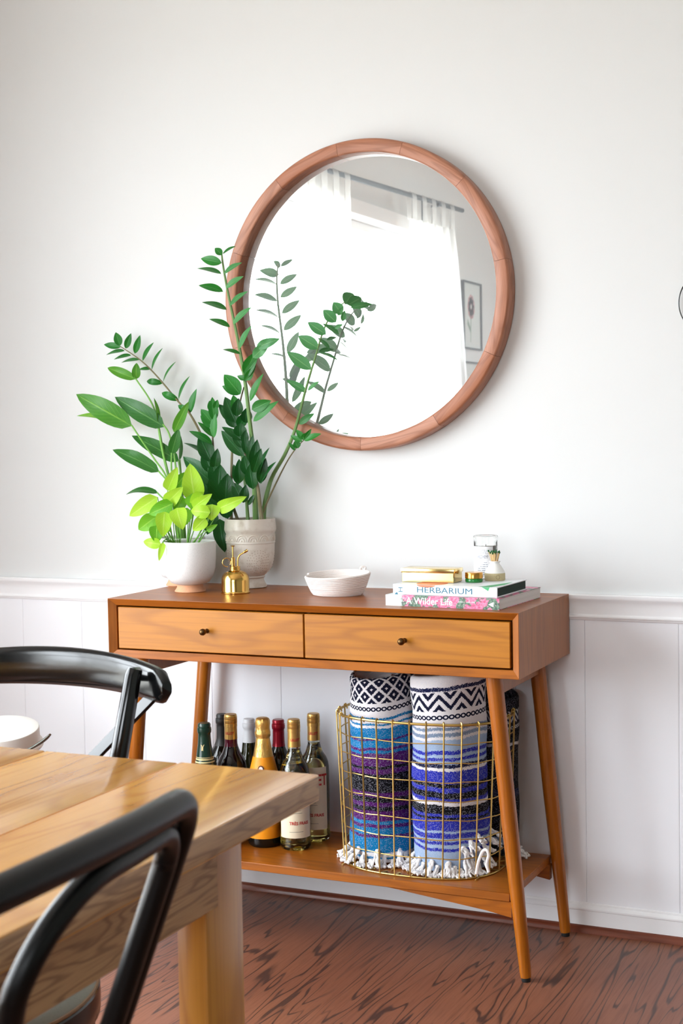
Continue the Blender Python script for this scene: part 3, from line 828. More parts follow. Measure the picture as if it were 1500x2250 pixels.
# ------------------------------------------------------------------ rolled blankets
def blanket_mat(name, stops, top, dark, nzz, pattern, white):
    t = NT(name); uv = t.coord('UV'); sp = t.n('ShaderNodeSeparateXYZ'); t.link(uv, sp.inputs[0])
    u, v0 = sp.outputs[0], sp.outputs[1]
    wob = t.noise(t.mapping(uv, (3.2, 1.2, 1)), 1.6, 2)
    v = t.math('ADD', v0, t.math('MULTIPLY', t.math('SUBTRACT', wob, 0.5), 0.05))
    jag = t.n('ShaderNodeTexWhiteNoise', noise_dimensions='2D')
    NU, NV = 230.0, 300.0
    cu = t.math('FLOOR', t.math('MULTIPLY', u, NU)); cv = t.math('FLOOR', t.math('MULTIPLY', v, NV))
    cb = t.n('ShaderNodeCombineXYZ'); t.link(cu, cb.inputs[0]); t.link(cv, cb.inputs[1]); t.link(cb.outputs[0], jag.inputs['Vector'])
    vv = t.math('ADD', v, t.math('MULTIPLY', t.math('SUBTRACT', jag.outputs[0], 0.5), 0.007))
    c = t.ramp(vv, stops, 'CONSTANT')
    # woven fleck: light weft showing through
    fu = t.math('ABSOLUTE', t.math('SUBTRACT', t.math('FRACT', t.math('MULTIPLY', u, NU)), 0.5)); fv = t.math('ABSOLUTE', t.math('SUBTRACT', t.math('FRACT', t.math('MULTIPLY', v, NV)), 0.5))
    dot = t.math('MULTIPLY', t.math('LESS_THAN', t.math('MAXIMUM', fu, fv), 0.36), t.math('GREATER_THAN', jag.outputs[0], 0.74))
    c = t.mix(t.math('MULTIPLY', dot, 0.42), c, srgb(206, 208, 226))
    # patterned border
    lo, hi = top
    qu = t.math('DIVIDE', t.math('ADD', cu, 0.5), NU); qv = t.math('DIVIDE', t.math('ADD', t.math('FLOOR', t.math('MULTIPLY', v0, NV)), 0.5), NV)
    tt = t.math('DIVIDE', t.math('SUBTRACT', qv, lo), hi-lo)
    if pattern == 'zigzag':
        tri = t.math('ABSOLUTE', t.math('SUBTRACT', t.math('FRACT', t.math('MULTIPLY', qu, nzz)), 0.5))
        ph = t.math('FRACT', t.math('ADD', t.math('MULTIPLY', tt, 1.9), t.math('MULTIPLY', tri, 2.4)))
        dk = t.math('LESS_THAN', t.math('ABSOLUTE', t.math('SUBTRACT', ph, 0.5)), 0.23)
    else:
        pa = t.math('FRACT', t.math('ADD', t.math('MULTIPLY', qu, nzz), t.math('MULTIPLY', tt, 2.2)))
        pb = t.math('FRACT', t.math('SUBTRACT', t.math('MULTIPLY', qu, nzz), t.math('MULTIPLY', tt, 2.2)))
        ea = t.math('ABSOLUTE', t.math('SUBTRACT', pa, 0.5)); eb = t.math('ABSOLUTE', t.math('SUBTRACT', pb, 0.5))
        star = t.math('GREATER_THAN', t.math('MAXIMUM', ea, eb), 0.10); body = t.math('LESS_THAN', t.math('MAXIMUM', ea, eb), 0.39)
        dk = t.math('MULTIPLY', star, body)
    inb = t.math('MULTIPLY', t.math('GREATER_THAN', tt, 0.0), t.math('LESS_THAN', tt, 1.0))
    c = t.mix(t.math('MULTIPLY', inb, dk), c, dark)
    # chain of little rings under the border
    for base in (lo-0.030,):
        ru = t.math('SUBTRACT', t.math('FRACT', t.math('MULTIPLY', u, 42.0)), 0.5); rv = t.math('DIVIDE', t.math('SUBTRACT', v0, base), 0.024)
        rr = t.math('SQRT', t.math('ADD', t.math('MULTIPLY', ru, ru), t.math('MULTIPLY', rv, rv)))
        rg = t.math('MULTIPLY', t.math('GREATER_THAN', rr, 0.24), t.math('LESS_THAN', rr, 0.52))
        c = t.mix(rg, c, dark)
    t.p(Base_Color=c, Roughness=0.95, Specular_IOR_Level=0.2)
    wv = t.math('MULTIPLY', t.math('SUBTRACT', 0.5, fu), t.math('SUBTRACT', 0.5, fv))
    t.bump(t.math('ADD', wv, t.math('MULTIPLY', jag.outputs[0], 0.12)), 0.7, 0.003)
    return t.m


def stops_of(bands, top, bottom):
    "bands: (y from the roll's top, colour) listed downwards"
    out = []
    ys = [q[0] for q in bands] + [bottom]
    for i, (y, c) in enumerate(bands): out.append((max(0.0, min(1.0, (bottom-ys[i+1])/(bottom-top))), c))
    return sorted(out, key=lambda q: q[0])


tealc, purp, blk, wht = srgb(14, 122, 180), srgb(84, 26, 104), srgb(13, 13, 20), srgb(232, 228, 230)
blue, lgr, gbl, navy = srgb(44, 52, 172), srgb(160, 182, 212), srgb(128, 146, 172), srgb(22, 28, 66)
LEFT = [(1478, wht), (1560, tealc), (1567, wht), (1574, tealc), (1580, wht), (1586, tealc), (1612, purp), (1618, tealc), (1634, purp), (1640, tealc), (1647, purp), (1677, blk), (1684, purp), (1694, blk), (1737, purp), (1749, blk), (1761, purp), (1771, blk), (1780, purp), (1804, tealc), (1811, purp), (1820, tealc), (1837, purp), (1843, tealc), (1878, wht), (1888, tealc), (1893, wht)]
RIGHT = [(1490, wht), (1508, navy), (1516, wht), (1599, gbl), (1606, wht), (1613, gbl), (1622, wht), (1628, lgr), (1653, blue), (1660, lgr), (1668, blue), (1675, lgr), (1682, navy), (1689, wht), (1696, blue), (1724, blk), (1732, blue), (1742, blk), (1756, blue), (1765, wht), (1773, blk), (1793, blue), (1800, blk), (1806, blue), (1832, lgr), (1838, blue), (1849, lgr), (1856, blue), (1863, lgr), (1871, blue), (1879, lgr)]
M_BL1 = blanket_mat('teal_purple_stripe_weave', stops_of(LEFT, 1478, 1900), (0.885, 1.06), srgb(16, 20, 44), 15.0, 'lattice', wht)
M_BL2 = blanket_mat('blue_stripe_weave', stops_of(RIGHT, 1490, 1925), (0.835, 0.935), srgb(18, 22, 48), 11.0, 'zigzag', wht)
DARKB = [(0, blk), (40, navy), (60, blk), (120, wht), (128, blk), (250, navy), (270, blk), (380, lgr), (400, blk)]
M_BL3 = blanket_mat('black_stripe_weave', stops_of(DARKB, 0, 430), (0.86, 0.94), srgb(200, 200, 206), 11.0, 'zigzag', wht)
M_TASSEL = speckle('white_cotton_fringe', srgb(238, 234, 232), srgb(206, 202, 202), 600, 0.95, 0.3, 0.3)


def roll(label, cx, cy, rx, ry, zb, zt, mat, lean=(0, 0), seed=1, name='rolled_blanket'):
    R = random.Random(seed); ph = [R.uniform(0, 6.28) for _ in range(6)]
    t = thing(name, label, 'blanket', (cx, cy, zb), 'rolled blankets in the wire basket')
    b = new(); uvl = b.loops.layers.uv.new('UVMap'); NUu, rows = 64, []
    prof = [(0.985, i/34, i/34) for i in range(35)]
    h = zt-zb
    prof = [(1.0, q, w_) for _, q, w_ in prof]
    prof += [(0.97, 1+0.012, 1.02), (0.90, 1+0.02, 1.045), (0.82, 1+0.012, 1.07), (0.76, 1-0.01, 1.1), (0.73, 1-0.06, 1.16), (0.70, 1-0.10, 1.2), (0.62, 1-0.09, 1.21), (0.57, 1-0.02, 1.26), (0.52, 1-0.005, 1.29), (0.45, 1-0.01, 1.32), (0.42, 1-0.06, 1.38), (0.38, 1-0.1, 1.42), (0.30, 1-0.09, 1.43), (0.25, 1-0.03, 1.47), (0.18, 1-0.04, 1.5), (0.1, 1-0.08, 1.55)]
    for r, q, vv in prof:
        row = []
        for k in range(NUu+1):
            a = 2*PI*k/NUu
            bul = 1+0.030*math.sin(2*a+q*3.1+ph[0])+0.018*math.sin(3*a+q*9+ph[1])+0.022*math.sin(q*11+ph[2])*math.cos(a+ph[3])+0.012*math.sin(q*27+a*2+ph[4])
            bul *= 1-0.07*max(0, (0.12-q)/0.12)**2
            zz = zb+min(q, 1.02)*h + (0.010*math.sin(a+ph[5]) if q > 0.4 else 0)*min(1, (q-0.4)*2)
            row.append((Vector((cx+lean[0]*q+math.cos(a)*rx*r*bul, cy+lean[1]*q+math.sin(a)*ry*r*bul, zz)), (k/NUu, vv)))
        rows.append(row)
    V = [[b.verts.new(p_) for p_, _ in row[:-1]] for row in rows]
    for i in range(len(rows)-1):
        for k in range(NUu):
            k2 = (k+1) % NUu; f = b.faces.new((V[i][k], V[i][k2], V[i+1][k2], V[i+1][k]))
            for lp, uvv in zip(f.loops, (rows[i][k][1], rows[i][k+1][1], rows[i+1][k+1][1], rows[i+1][k][1])): lp[uvl].uv = uvv
    b.faces.new(V[0][::-1]); b.faces.new(V[-1])
    obj('blanket_body', b, mat, t, angle=70)
    return t


def tassel(t, p0, d, ln, seed, n=6, r=0.0022):
    R = random.Random(seed); b = new(); p0 = Vector(p0); d = Vector(d).normalized(); side = d.cross(Vector((0, 0, 1))).normalized()
    for i in range(n):
        o1 = side*R.uniform(-0.006, 0.006)+Vector((0, 0, R.uniform(-0.003, 0.004)))
        e1 = side*R.uniform(-0.013, 0.013)
        pts = [p0+o1*0.4]
        for j in range(1, 6):
            q = j/5
            pp = p0+d*ln*q*(0.75+0.25*R.random())+o1*0.6+e1*q+side*R.uniform(-0.003, 0.003)
            pp.z = max(ZS+0.0035+R.uniform(0, 0.003), pp.z+R.uniform(-0.004, 0.003)-0.004*q)
            pts.append(pp)
        tube(b, spline(pts, 3), [r*(0.8+0.5*abs(math.sin(m*1.7+i))) for m in range(len(pts)*3-2)], 6)
    tube(b, [p0-d*0.003, p0, p0+d*0.004], [0.003, 0.0062, 0.004], 8)
    return obj('tassel', b, M_TASSEL, t)


b1 = roll('rolled blanket with black and white lattice border over teal, purple and black stripes', 0.604, -0.196, 0.0765, 0.082, ZS+0.006, 0.602, M_BL1, (0.003, 0.0), 3)
b2 = roll('rolled blanket with black zigzag border over pale grey and royal blue stripes', 0.770, -0.203, 0.084, 0.088, ZS+0.006, 0.610, M_BL2, (-0.004, 0.0), 8)
b3 = roll('dark rolled blanket behind the right front leg, at the back of the wire basket', 0.842, -0.080, 0.044, 0.040, ZS+0.006, 0.545, M_BL3, (0, 0), 5)
for i in range(15):
    a = math.radians(170+i*12.5); c, s = math.cos(a), math.sin(a)
    tassel(b1, (0.604+0.074*c, -0.196+0.078*s, ZS+0.034-0.012*(i % 3)), (c*0.9, s, -0.75), 0.040+0.010*rnd.random(), i, 7)
for i in range(17):
    a = math.radians(205+i*9.0); c, s = math.cos(a), math.sin(a)
    tassel(b2, (0.770+0.081*c, -0.203+0.083*s, ZS+0.028-0.010*(i % 3)+0.004*max(0, i-10)), (c, s, -0.8), 0.038+0.012*rnd.random(), 40+i, 7)
for i in range(7):
    a = math.radians(-52+i*12); c, s = math.cos(a), math.sin(a)
    tassel(b2, (0.770+0.083*c, -0.203+0.084*s, ZS+0.060+0.012*(i % 3)), (c, s, -0.3), 0.030, 80+i, 7)
for i in range(4):
    q = at(1128+i*7, 1850+i*5, -0.085); tassel(b3, (q.x-0.012, -0.085-0.006*i, q.z+0.004), (1, -0.2, -0.35), 0.035, 99+i, 5)
# one thick looped cord of the fringe
lp = [at(x, y, -0.318) for x, y in ((1046, 1920), (1051, 1893), (1060, 1871), (1069, 1868), (1073, 1880), (1069, 1898), (1073, 1916))]
b = new(); tube(b, spline(lp, 5), 0.0034, 8); obj('fringe_cord', b, M_TASSEL, b2)

# ------------------------------------------------------------------ things on the console top
ZT = CZ1


def pot_profile(r, h, t=0.005, foot=0.0):
    return [(r*0.45, foot), (r*0.72, foot+0.006), (r*0.88, foot+0.020), (r*0.965, foot+0.040), (r*0.99, foot+0.062), (r, h-0.003), (r-0.001, h-0.0008), (r-0.0025, h), (r-t+0.001, h-0.001), (r-t, h-0.004), (r-t-0.001, h-0.03), (r*0.5, h-0.035)]


def stone_pot(name, label, x, y, r=0.0632, h=0.121):
    t = thing(name, label, 'plant', (x, y, ZT), 'potted plants on the console')
    b = new(); lathe(b, pot_profile(r, h, 0.005, 0.0165), 56, (x, y, ZT), cap1=True); p_ = obj('pot', b, M_STONE, t)
    b = new(); lathe(b, [(0.036, 0), (0.0375, 0.0015), (0.0365, 0.004), (0.0325, 0.010), (0.0305, 0.0152), (0.030, 0.0172)], 48, (x, y, ZT)); obj('pot_foot', b, M_TERRA, p_)
    b = new(); R = random.Random(int(x*1000)); rings = lathe(b, [(r-0.0058, h-0.016), (r*0.75, h-0.013), (r*0.5, h-0.012), (r*0.25, h-0.011), (0.002, h-0.011)], 30, (x, y, ZT))
    for v in b.verts: v.co.z += R.uniform(-0.003, 0.003)
    obj('soil', b, M_SOIL, t)
    return t


NRM = (CAM-Vector((0.25, -0.1, 1.0))).normalized()


def prof_zz(t): return max(0.0, math.sin(PI*min(1, t**0.80)))**0.85
def prof_pl(t): return (t**0.55*(1-t)**0.85)/0.5235
def prof_heart(t): return (max(t, 0)**0.34*(1-t)**0.80)/0.595


def leaf(parent, base, tip, width, mat, kind='zz', roll_=0.0, arch=0.08, fold=0.18, wave=0.0, nrm=None, n=10):
    base, tip = Vector(base), Vector(tip); ax = tip-base; L = ax.length; ax.normalize()
    nr = Vector(nrm) if nrm is not None else NRM
    nr = (nr-ax*nr.dot(ax)).normalized()
    nr = Quaternion(ax, roll_) @ nr
    sd = ax.cross(nr).normalized()
    pf = {'zz': prof_zz, 'pl': prof_pl, 'heart': prof_heart}[kind]
    b = new(); uvl = b.loops.layers.uv.new('UVMap'); G = []
    cols = (-1, -0.55, 0, 0.55, 1)
    for i in range(n+1):
        t = i/n; hw = 0.5*width*pf(t); row = []
        c = base+ax*(L*t)+nr*(arch*L*math.sin(PI*t)*0.9)
        for s in cols:
            p_ = c+sd*(s*hw)+nr*(fold*abs(s)*hw + wave*hw*abs(s)*math.sin(t*11+s*2))
            row.append((p_, (0.5+0.5*s, t)))
        G.append(row)
    V = [[b.verts.new(p_) for p_, _ in row] for row in G]
    for i in range(n):
        for k in range(4):
            try: f = b.faces.new((V[i][k], V[i][k+1], V[i+1][k+1], V[i+1][k]))
            except ValueError: continue
            for lp_, uvv in zip(f.loops, (G[i][k][1], G[i][k+1][1], G[i+1][k+1][1], G[i+1][k][1])): lp_[uvl].uv = uvv
    bmesh.ops.remove_doubles(b, verts=b.verts[:], dist=1e-6)
    return obj('leaf', b, mat, parent, angle=180)


PXM = lambda P: (P-CAM).dot(_f)/F_PX       # metres per pixel at a point


def leafpx(parent, bx, by, tx, ty, wpx, mat, Y, kind='zz', dY=0.0, arch=0.06, fold=0.18, wave=0.0, minw=0.34, sgn=None):
    B, Tp = at(bx, by, Y), at(tx, ty, Y+dY); s = PXM(B); L = (Tp-B).length
    wa = wpx*s; wt = max(wa, minw*L); rl = math.acos(max(-1, min(1, wa/wt)))*0.95
    if sgn is None: sgn = 1 if tx < bx else -1
    # turn the blade so that its upper face looks up
    return leaf(parent, B, Tp, wt, mat, kind, rl*sgn, arch, fold, wave)


def stem(parent, pxs, Y, r0, r1, mat, name='stem', dY=0.0, n=5):
    P = [at(x, y, Y+dY*i/(len(pxs)-1)) for i, (x, y) in enumerate(pxs)]
    S = spline(P, n); b = new(); tube(b, S, [r0+(r1-r0)*(i/(len(S)-1))**0.8 for i in range(len(S))], 8)
    return obj(name, b, mat, parent)


# --- tall plant in the embossed cream pot
zx, zy = 0.214, -0.083
zz = thing('zz_plant', 'tall glossy dark green plant with long arching stems in an embossed cream urn pot', 'plant', (zx, zy, ZT), 'potted plants on the console')
b = new(); HH = 0.148; SU = 1.14; RU = 1.045
urn = [(0.034, 0), (0.0365, 0.0015), (0.0365, 0.005), (0.033, 0.010), (0.030, 0.0165), (0.0293, 0.0205), (0.0315, 0.0215), (0.0325, 0.0235), (0.0315, 0.0255), (0.034, 0.028), (0.0425, 0.035), (0.0495, 0.045), (0.0535, 0.058), (0.0555, 0.073), (0.0562, 0.0950), (0.0573, 0.0960), (0.0577, 0.0975), (0.0569, 0.0990), (0.0564, 0.110), (0.0566, 0.116), (0.059, 0.1205), (0.0605, 0.1245), (0.0603, 0.128), (0.0585, HH), (0.055, HH-0.001), (0.053, HH-0.006), (0.051, HH-0.02)]
urn = [(r_*RU, (h_*SU if i_ < 25 else h_)) for i_, (r_, h_) in enumerate(urn)]
lathe(b, urn, 64, (zx, zy, ZT))
zpot = obj('pot', b, M_CREAM, zz)


def urn_r(z):
    return rad_at(urn[6:23], z)


def on_urn(a, z, off=0.0003):
    r = urn_r(z)+off; return Vector((zx+math.cos(a)*r, zy+math.sin(a)*r, ZT+z))


b = new()
NA = 13
for i in range(NA):
    a0 = 2*PI*i/NA
    for k_, zb_, hh in ((0.40, 0.1150, 0.0150), (0.24, 0.1150, 0.0092)):
        pts = [on_urn(a0+math.cos(q)*k_*2*PI/NA*1.1, zb_+hh*math.sin(q)) for q in [PI*j/10 for j in range(11)]]
        tube(b, pts, 0.0014, 6)
    lathe(b, [(0.0014, -0.001), (0.0018, 0), (0.0010, 0.0015), (0.0001, 0.002)], 6, on_urn(a0, 0.1165, -0.0003))
    lathe(b, [(0.0010, -0.001), (0.0013, 0), (0.0008, 0.001), (0.0001, 0.0014)], 6, on_urn(a0+PI/NA, 0.1285, -0.0003))
obj('arch_band', b, M_CREAM, zpot, kind='stuff')
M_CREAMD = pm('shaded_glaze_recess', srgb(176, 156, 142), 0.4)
b = new()
for ca in [facing(zx, zy)+0.35+2*PI*q/4 for q in range(4)]:
    for ring, cnt in ((0.006, 8), (0.0115, 12), (0.017, 16), (0.0225, 22), (0.0275, 26)):
        for j in range(cnt):
            q = 2*PI*(j+0.5*(cnt % 4))/cnt; z = 0.063+1.1*ring*math.sin(q)
            if not 0.036 < z < 0.098: continue
            c0 = on_urn(ca+ring*math.cos(q)/0.053, z, 0.0)
            out = (c0-Vector((zx, zy, c0.z))).normalized()
            tube(b, [c0-out*0.0005, c0+out*0.0007], [0.00135, 0.0009], 5)
obj('embossed_dots', b, M_CREAMD, zpot, kind='stuff')
b = new(); R = random.Random(5); lathe(b, [(0.0525, HH-0.009), (0.045, HH-0.005), (0.03, HH-0.003), (0.015, HH-0.002), (0.002, HH-0.002)], 40, (zx, zy, ZT))
for v in b.verts: v.co.z += R.uniform(-0.003, 0.003)
obj('soil', b, M_SOIL, zz)

def YS1(by): return -0.092-0.072*(1150-by)/600.0


s1 = stem(zz, [(562, 1150), (560, 1090), (557, 1000), (549, 930), (537, 830), (521, 740), (502, 650), (491, 590), (486, 552)], -0.085, 0.0078, 0.0018, M_STEM, dY=-0.075)
for q in [(487, 578, 441, 568, 22), (486, 602, 433, 590, 12), (490, 641, 436, 627, 18), (498, 681, 443, 664, 14), (505, 719, 459, 701, 13), (527, 778, 489, 768, 9)]: leafpx(s1, *q, M_ZZ, YS1(q[1]))
for q in [(488, 560, 472, 545, 16), (489, 558, 518, 541, 7), (492, 601, 532, 577, 12), (496, 633, 535, 607, 14), (504, 672, 545, 640, 12), (512, 712, 553, 675, 14), (526, 766, 553, 715, 12)]: leafpx(s1, *q, M_ZZL if q[0] > 489 else M_ZZ, YS1(q[1]))
for q in [(536, 822, 562, 773, 26), (537, 832, 566, 786, 16), (536, 838, 562, 803, 15)]: leafpx(s1, *q, M_ZZ, YS1(q[1]), minw=0.3)
for q in [(555, 786, 592, 752, 24), (562, 764, 615, 744, 22)]: leafpx(s1, *q, M_ZZL, YS1(q[1])-0.01, wave=0.2)
for q in [(541, 834, 521, 826, 12), (541, 834, 556, 824, 12), (549, 882, 579, 820, 14), (553, 900, 596, 880, 26), (556, 926, 612, 881, 18)]: leafpx(s1, *q, M_ZZ, YS1(q[1]), minw=0.25)
s2 = stem(zz, [(508, 1150), (508, 1085), (510, 990), (518, 930), (528, 880), (536, 850)], -0.075, 0.0042, 0.0016, M_STEMB)
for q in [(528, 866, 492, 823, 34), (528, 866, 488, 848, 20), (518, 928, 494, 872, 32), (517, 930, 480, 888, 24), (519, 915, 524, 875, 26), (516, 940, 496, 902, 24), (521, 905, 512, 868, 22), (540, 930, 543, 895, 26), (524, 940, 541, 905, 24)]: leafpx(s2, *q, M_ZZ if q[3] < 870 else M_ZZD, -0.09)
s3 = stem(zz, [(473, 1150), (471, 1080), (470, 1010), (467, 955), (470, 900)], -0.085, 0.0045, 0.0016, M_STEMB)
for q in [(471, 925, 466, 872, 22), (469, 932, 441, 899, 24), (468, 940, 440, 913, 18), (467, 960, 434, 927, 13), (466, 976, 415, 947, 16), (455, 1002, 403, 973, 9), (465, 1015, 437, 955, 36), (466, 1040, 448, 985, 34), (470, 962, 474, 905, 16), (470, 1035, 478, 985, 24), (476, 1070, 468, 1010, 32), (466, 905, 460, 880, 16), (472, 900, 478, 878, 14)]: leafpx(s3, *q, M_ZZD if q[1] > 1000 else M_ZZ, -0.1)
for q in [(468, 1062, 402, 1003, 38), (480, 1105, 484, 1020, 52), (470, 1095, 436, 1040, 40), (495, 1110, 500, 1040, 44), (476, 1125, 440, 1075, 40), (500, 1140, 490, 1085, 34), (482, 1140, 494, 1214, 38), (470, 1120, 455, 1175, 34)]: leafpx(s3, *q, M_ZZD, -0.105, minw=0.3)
s4 = stem(zz, [(576, 1150), (572, 1120), (565, 1065), (550, 1020), (538, 996), (530, 965)], -0.11, 0.006, 0.0018, M_STEMB)
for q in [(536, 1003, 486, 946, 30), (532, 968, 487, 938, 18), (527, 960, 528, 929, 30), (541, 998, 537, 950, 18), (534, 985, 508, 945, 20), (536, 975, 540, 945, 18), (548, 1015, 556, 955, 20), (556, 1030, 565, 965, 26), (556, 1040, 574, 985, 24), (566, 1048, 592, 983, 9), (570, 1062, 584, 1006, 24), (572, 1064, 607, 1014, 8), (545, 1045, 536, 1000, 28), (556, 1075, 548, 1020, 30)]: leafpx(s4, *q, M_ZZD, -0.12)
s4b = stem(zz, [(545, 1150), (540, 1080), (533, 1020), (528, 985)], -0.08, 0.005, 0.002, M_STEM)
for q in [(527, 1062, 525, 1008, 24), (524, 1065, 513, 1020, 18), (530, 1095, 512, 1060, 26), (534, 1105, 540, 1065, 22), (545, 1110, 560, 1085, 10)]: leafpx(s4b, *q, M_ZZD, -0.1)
s5 = stem(zz, [(578, 1150), (582, 1105), (597, 1050), (625, 1000), (646, 950), (660, 900), (673, 850), (691, 790), (712, 722), (735, 682), (757, 664)], -0.072, 0.0068, 0.0013, M_STEM, dY=0.010)
for q in [(674, 862, 628, 835, 17), (684, 812, 630, 773, 28), (700, 766, 655, 738, 28), (716, 735, 676, 708, 24), (738, 708, 710, 681, 26), (750, 690, 732, 664, 26)]: leafpx(s5, *q, M_ZZL, -0.066, minw=0.3)
for q in [(757, 668, 776, 645, 34), (764, 670, 794, 654, 26), (770, 676, 818, 668, 15)]: leafpx(s5, *q, M_ZZL, -0.060, dY=0.036, minw=0.3)
for q in [(700, 773, 733, 768, 11), (718, 748, 739, 741, 9), (737, 722, 752, 713, 9)]: leafpx(s5, *q, M_ZZL, -0.062, dY=0.034)
for q in [(676, 858, 702, 838, 9), (744, 735, 708, 711, 12), (724, 768, 700, 743, 9), (752, 706, 757, 682, 12), (735, 722, 752, 712, 8), (742, 693, 754, 674, 12), (656, 932, 691, 908, 15), (700, 775, 742, 792, 8)]: leafpx(s5, *q, M_ZZL if q[1] < 900 else M_ZZ, -0.066)
s6 = stem(zz, [(574, 1150), (582, 1115), (606, 1062), (630, 1015), (650, 985), (668, 966)], -0.075, 0.003, 0.0012, M_STEMB)
for q in [(668, 966, 650, 944, 14), (668, 968, 706, 953, 13), (668, 966, 684, 942, 11), (664, 970, 638, 957, 12), (655, 985, 648, 968, 18), (648, 990, 634, 972, 8), (662, 966, 676, 950, 12)]: leafpx(s6, *q, M_ZZ, -0.09)
s7 = stem(zz, [(525, 1150), (495, 1070), (455, 985), (436, 943), (414, 905), (393, 884), (359, 843), (333, 814), (313, 795), (293, 780), (264, 761)], -0.065, 0.0042, 0.0012, M_STEMB, dY=0.012)
for q in [(264, 760, 254, 730, 19), (276, 766, 288, 732, 15), (296, 777, 308, 736, 15), (313, 793, 338, 752, 10), (333, 813, 358, 764, 7), (358, 840, 387, 794, 5), (392, 878, 417, 826, 7), (417, 908, 432, 854, 15)]: leafpx(s7, *q, M_ZZ, -0.055, minw=0.32)
for q in [(265, 763, 228, 757, 15), (274, 771, 233, 780, 9), (288, 781, 250, 790, 9), (306, 791, 266, 797, 8), (332, 811, 304, 812, 8)]: leafpx(s7, *q, M_ZZ, -0.055)
for q in [(358, 842, 322, 838, 15), (393, 880, 355, 863, 17), (416, 906, 391, 890, 14)]: leafpx(s7, *q, M_ZZ, -0.055, arch=0.28)

# --- long-leaved plant in the rear white pot
pl = stone_pot('leafy_plant', 'plant with long pointed mid green leaves in the white pot, mostly behind the lime plant', 0.016, -0.0845)
PLr = lambda px, Y: stem(pl, px, Y, 0.0028, 0.0020, M_STEML, 'leaf_stalk')
a = PLr([(398, 1200), (382, 1110), (362, 1010), (345, 920), (330, 880), (298, 832)], -0.09)
leafpx(a, 299, 833, 236, 808, 30, M_PL, -0.09, 'pl', arch=0.12, fold=0.5); leafpx(a, 299, 833, 300, 797, 26, M_PL, -0.088, 'pl', arch=0.1)
a = PLr([(400, 1200), (386, 1125), (366, 1050), (340, 1010), (310, 966), (289, 934)], -0.115)
leafpx(a, 290, 936, 167, 866, 66, M_PL, -0.115, 'pl', dY=-0.01, arch=0.07, fold=0.12, wave=0.10)
a = PLr([(402, 1200), (392, 1110), (384, 1010), (372, 955), (358, 932)], -0.1)
leafpx(a, 362, 938, 252, 872, 56, M_PLD, -0.1, 'pl', arch=0.06, fold=0.2, wave=0.1); leafpx(a, 245, 922, 168, 914, 16, M_NEOND, -0.085, 'pl')
a = PLr([(404, 1200), (400, 1100), (396, 1040), (392, 1012)], -0.085)
leafpx(a, 394, 1014, 289, 957, 44, M_PLD, -0.085, 'pl', fold=0.15, wave=0.12)
a = PLr([(400, 1200), (390, 1120), (372, 1065), (348, 1035)], -0.115)
leafpx(a, 350, 1037, 247, 988, 42, M_PLD, -0.115, 'pl', arch=0.1, fold=0.2, wave=0.15)
a = PLr([(404, 1200), (388, 1100), (377, 1040), (377, 995)], -0.105)
leafpx(a, 377, 997, 393, 942, 34, M_PLD, -0.105, 'pl'); leafpx(a, 382, 950, 415, 882, 30, M_PL, -0.105, 'pl', arch=0.1)
a = stem(pl, [(400, 1200), (384, 1110), (371, 1050), (356, 985), (345, 915)], -0.1, 0.0045, 0.003, M_STEML, 'leaf_stalk')
leafpx(a, 348, 930, 338, 874, 10, M_PL, -0.1, 'pl')
a = PLr([(408, 1200), (402, 1100), (395, 1010)], -0.08); leafpx(a, 394, 1012, 393, 948, 9, M_PLD, -0.08, 'pl')
a = PLr([(396, 1200), (376, 1120), (345, 1082)], -0.12); leafpx(a, 348, 1084, 276, 1087, 16, M_PLD, -0.12, 'pl', arch=0.14)

# --- lime plant in the front white pot
po = stone_pot('lime_pothos', 'small trailing plant with lime green heart-shaped leaves in the front white pot', 0.114, -0.205)
YP = -0.215
plist = [(428, 1098, 417, 1018, 52, 0, -0.195), (368, 1078, 390, 1026, 32, 0, -0.2), (378, 1080, 412, 1036, 38, 1, -0.185), (366, 1106, 402, 1070, 36, 0, -0.225), (346, 1092, 284, 1134, 38, 0, -0.225), (380, 1106, 327, 1130, 36, 1, -0.235), (342, 1136, 304, 1164, 40, 1, -0.23), (362, 1124, 358, 1180, 40, 0, -0.26), (388, 1116, 402, 1164, 42, 0, -0.262), (345, 1154, 344, 1194, 36, 1, -0.24), (354, 1196, 315, 1190, 26, 0, -0.245), (359, 1192, 349, 1233, 15, 0, -0.262), (462, 1126, 419, 1122, 32, 0, -0.255), (424, 1116, 466, 1085, 30, 0, -0.235), (478, 1119, 542, 1091, 32, 0, -0.235), (466, 1108, 464, 1144, 40, 0, -0.24), (452, 1138, 424, 1166, 32, 0, -0.255), (454, 1166, 478, 1152, 15, 1, -0.24), (412, 1116, 398, 1160, 34, 1, -0.215), (446, 1086, 418, 1112, 34, 0, -0.21), (364, 1160, 378, 1168, 12, 1, -0.25), (420, 1085, 440, 1130, 40, 1, -0.205), (400, 1090, 386, 1130, 34, 1, -0.2), (345, 1122, 352, 1150, 26, 1, -0.2)]
for i, (bx, by, tx, ty, wd, dk, Y) in enumerate(plist):
    sx0 = 400+0.45*(bx-400)+rnd.uniform(-6, 6)
    st = stem(po, [(sx0, 1194), ((sx0+bx)/2+(bx-400)*0.12, (1192+by)/2-8), (bx, by)], -0.205, 0.0014, 0.0010, M_STEML, dY=Y+0.205)
    leafpx(st, bx, by, tx, ty, wd*1.12, M_NEOND if dk else M_NEON, Y, 'heart', dY=-0.006 if ty > by else 0.0, arch=0.14, fold=0.22, minw=0.3)

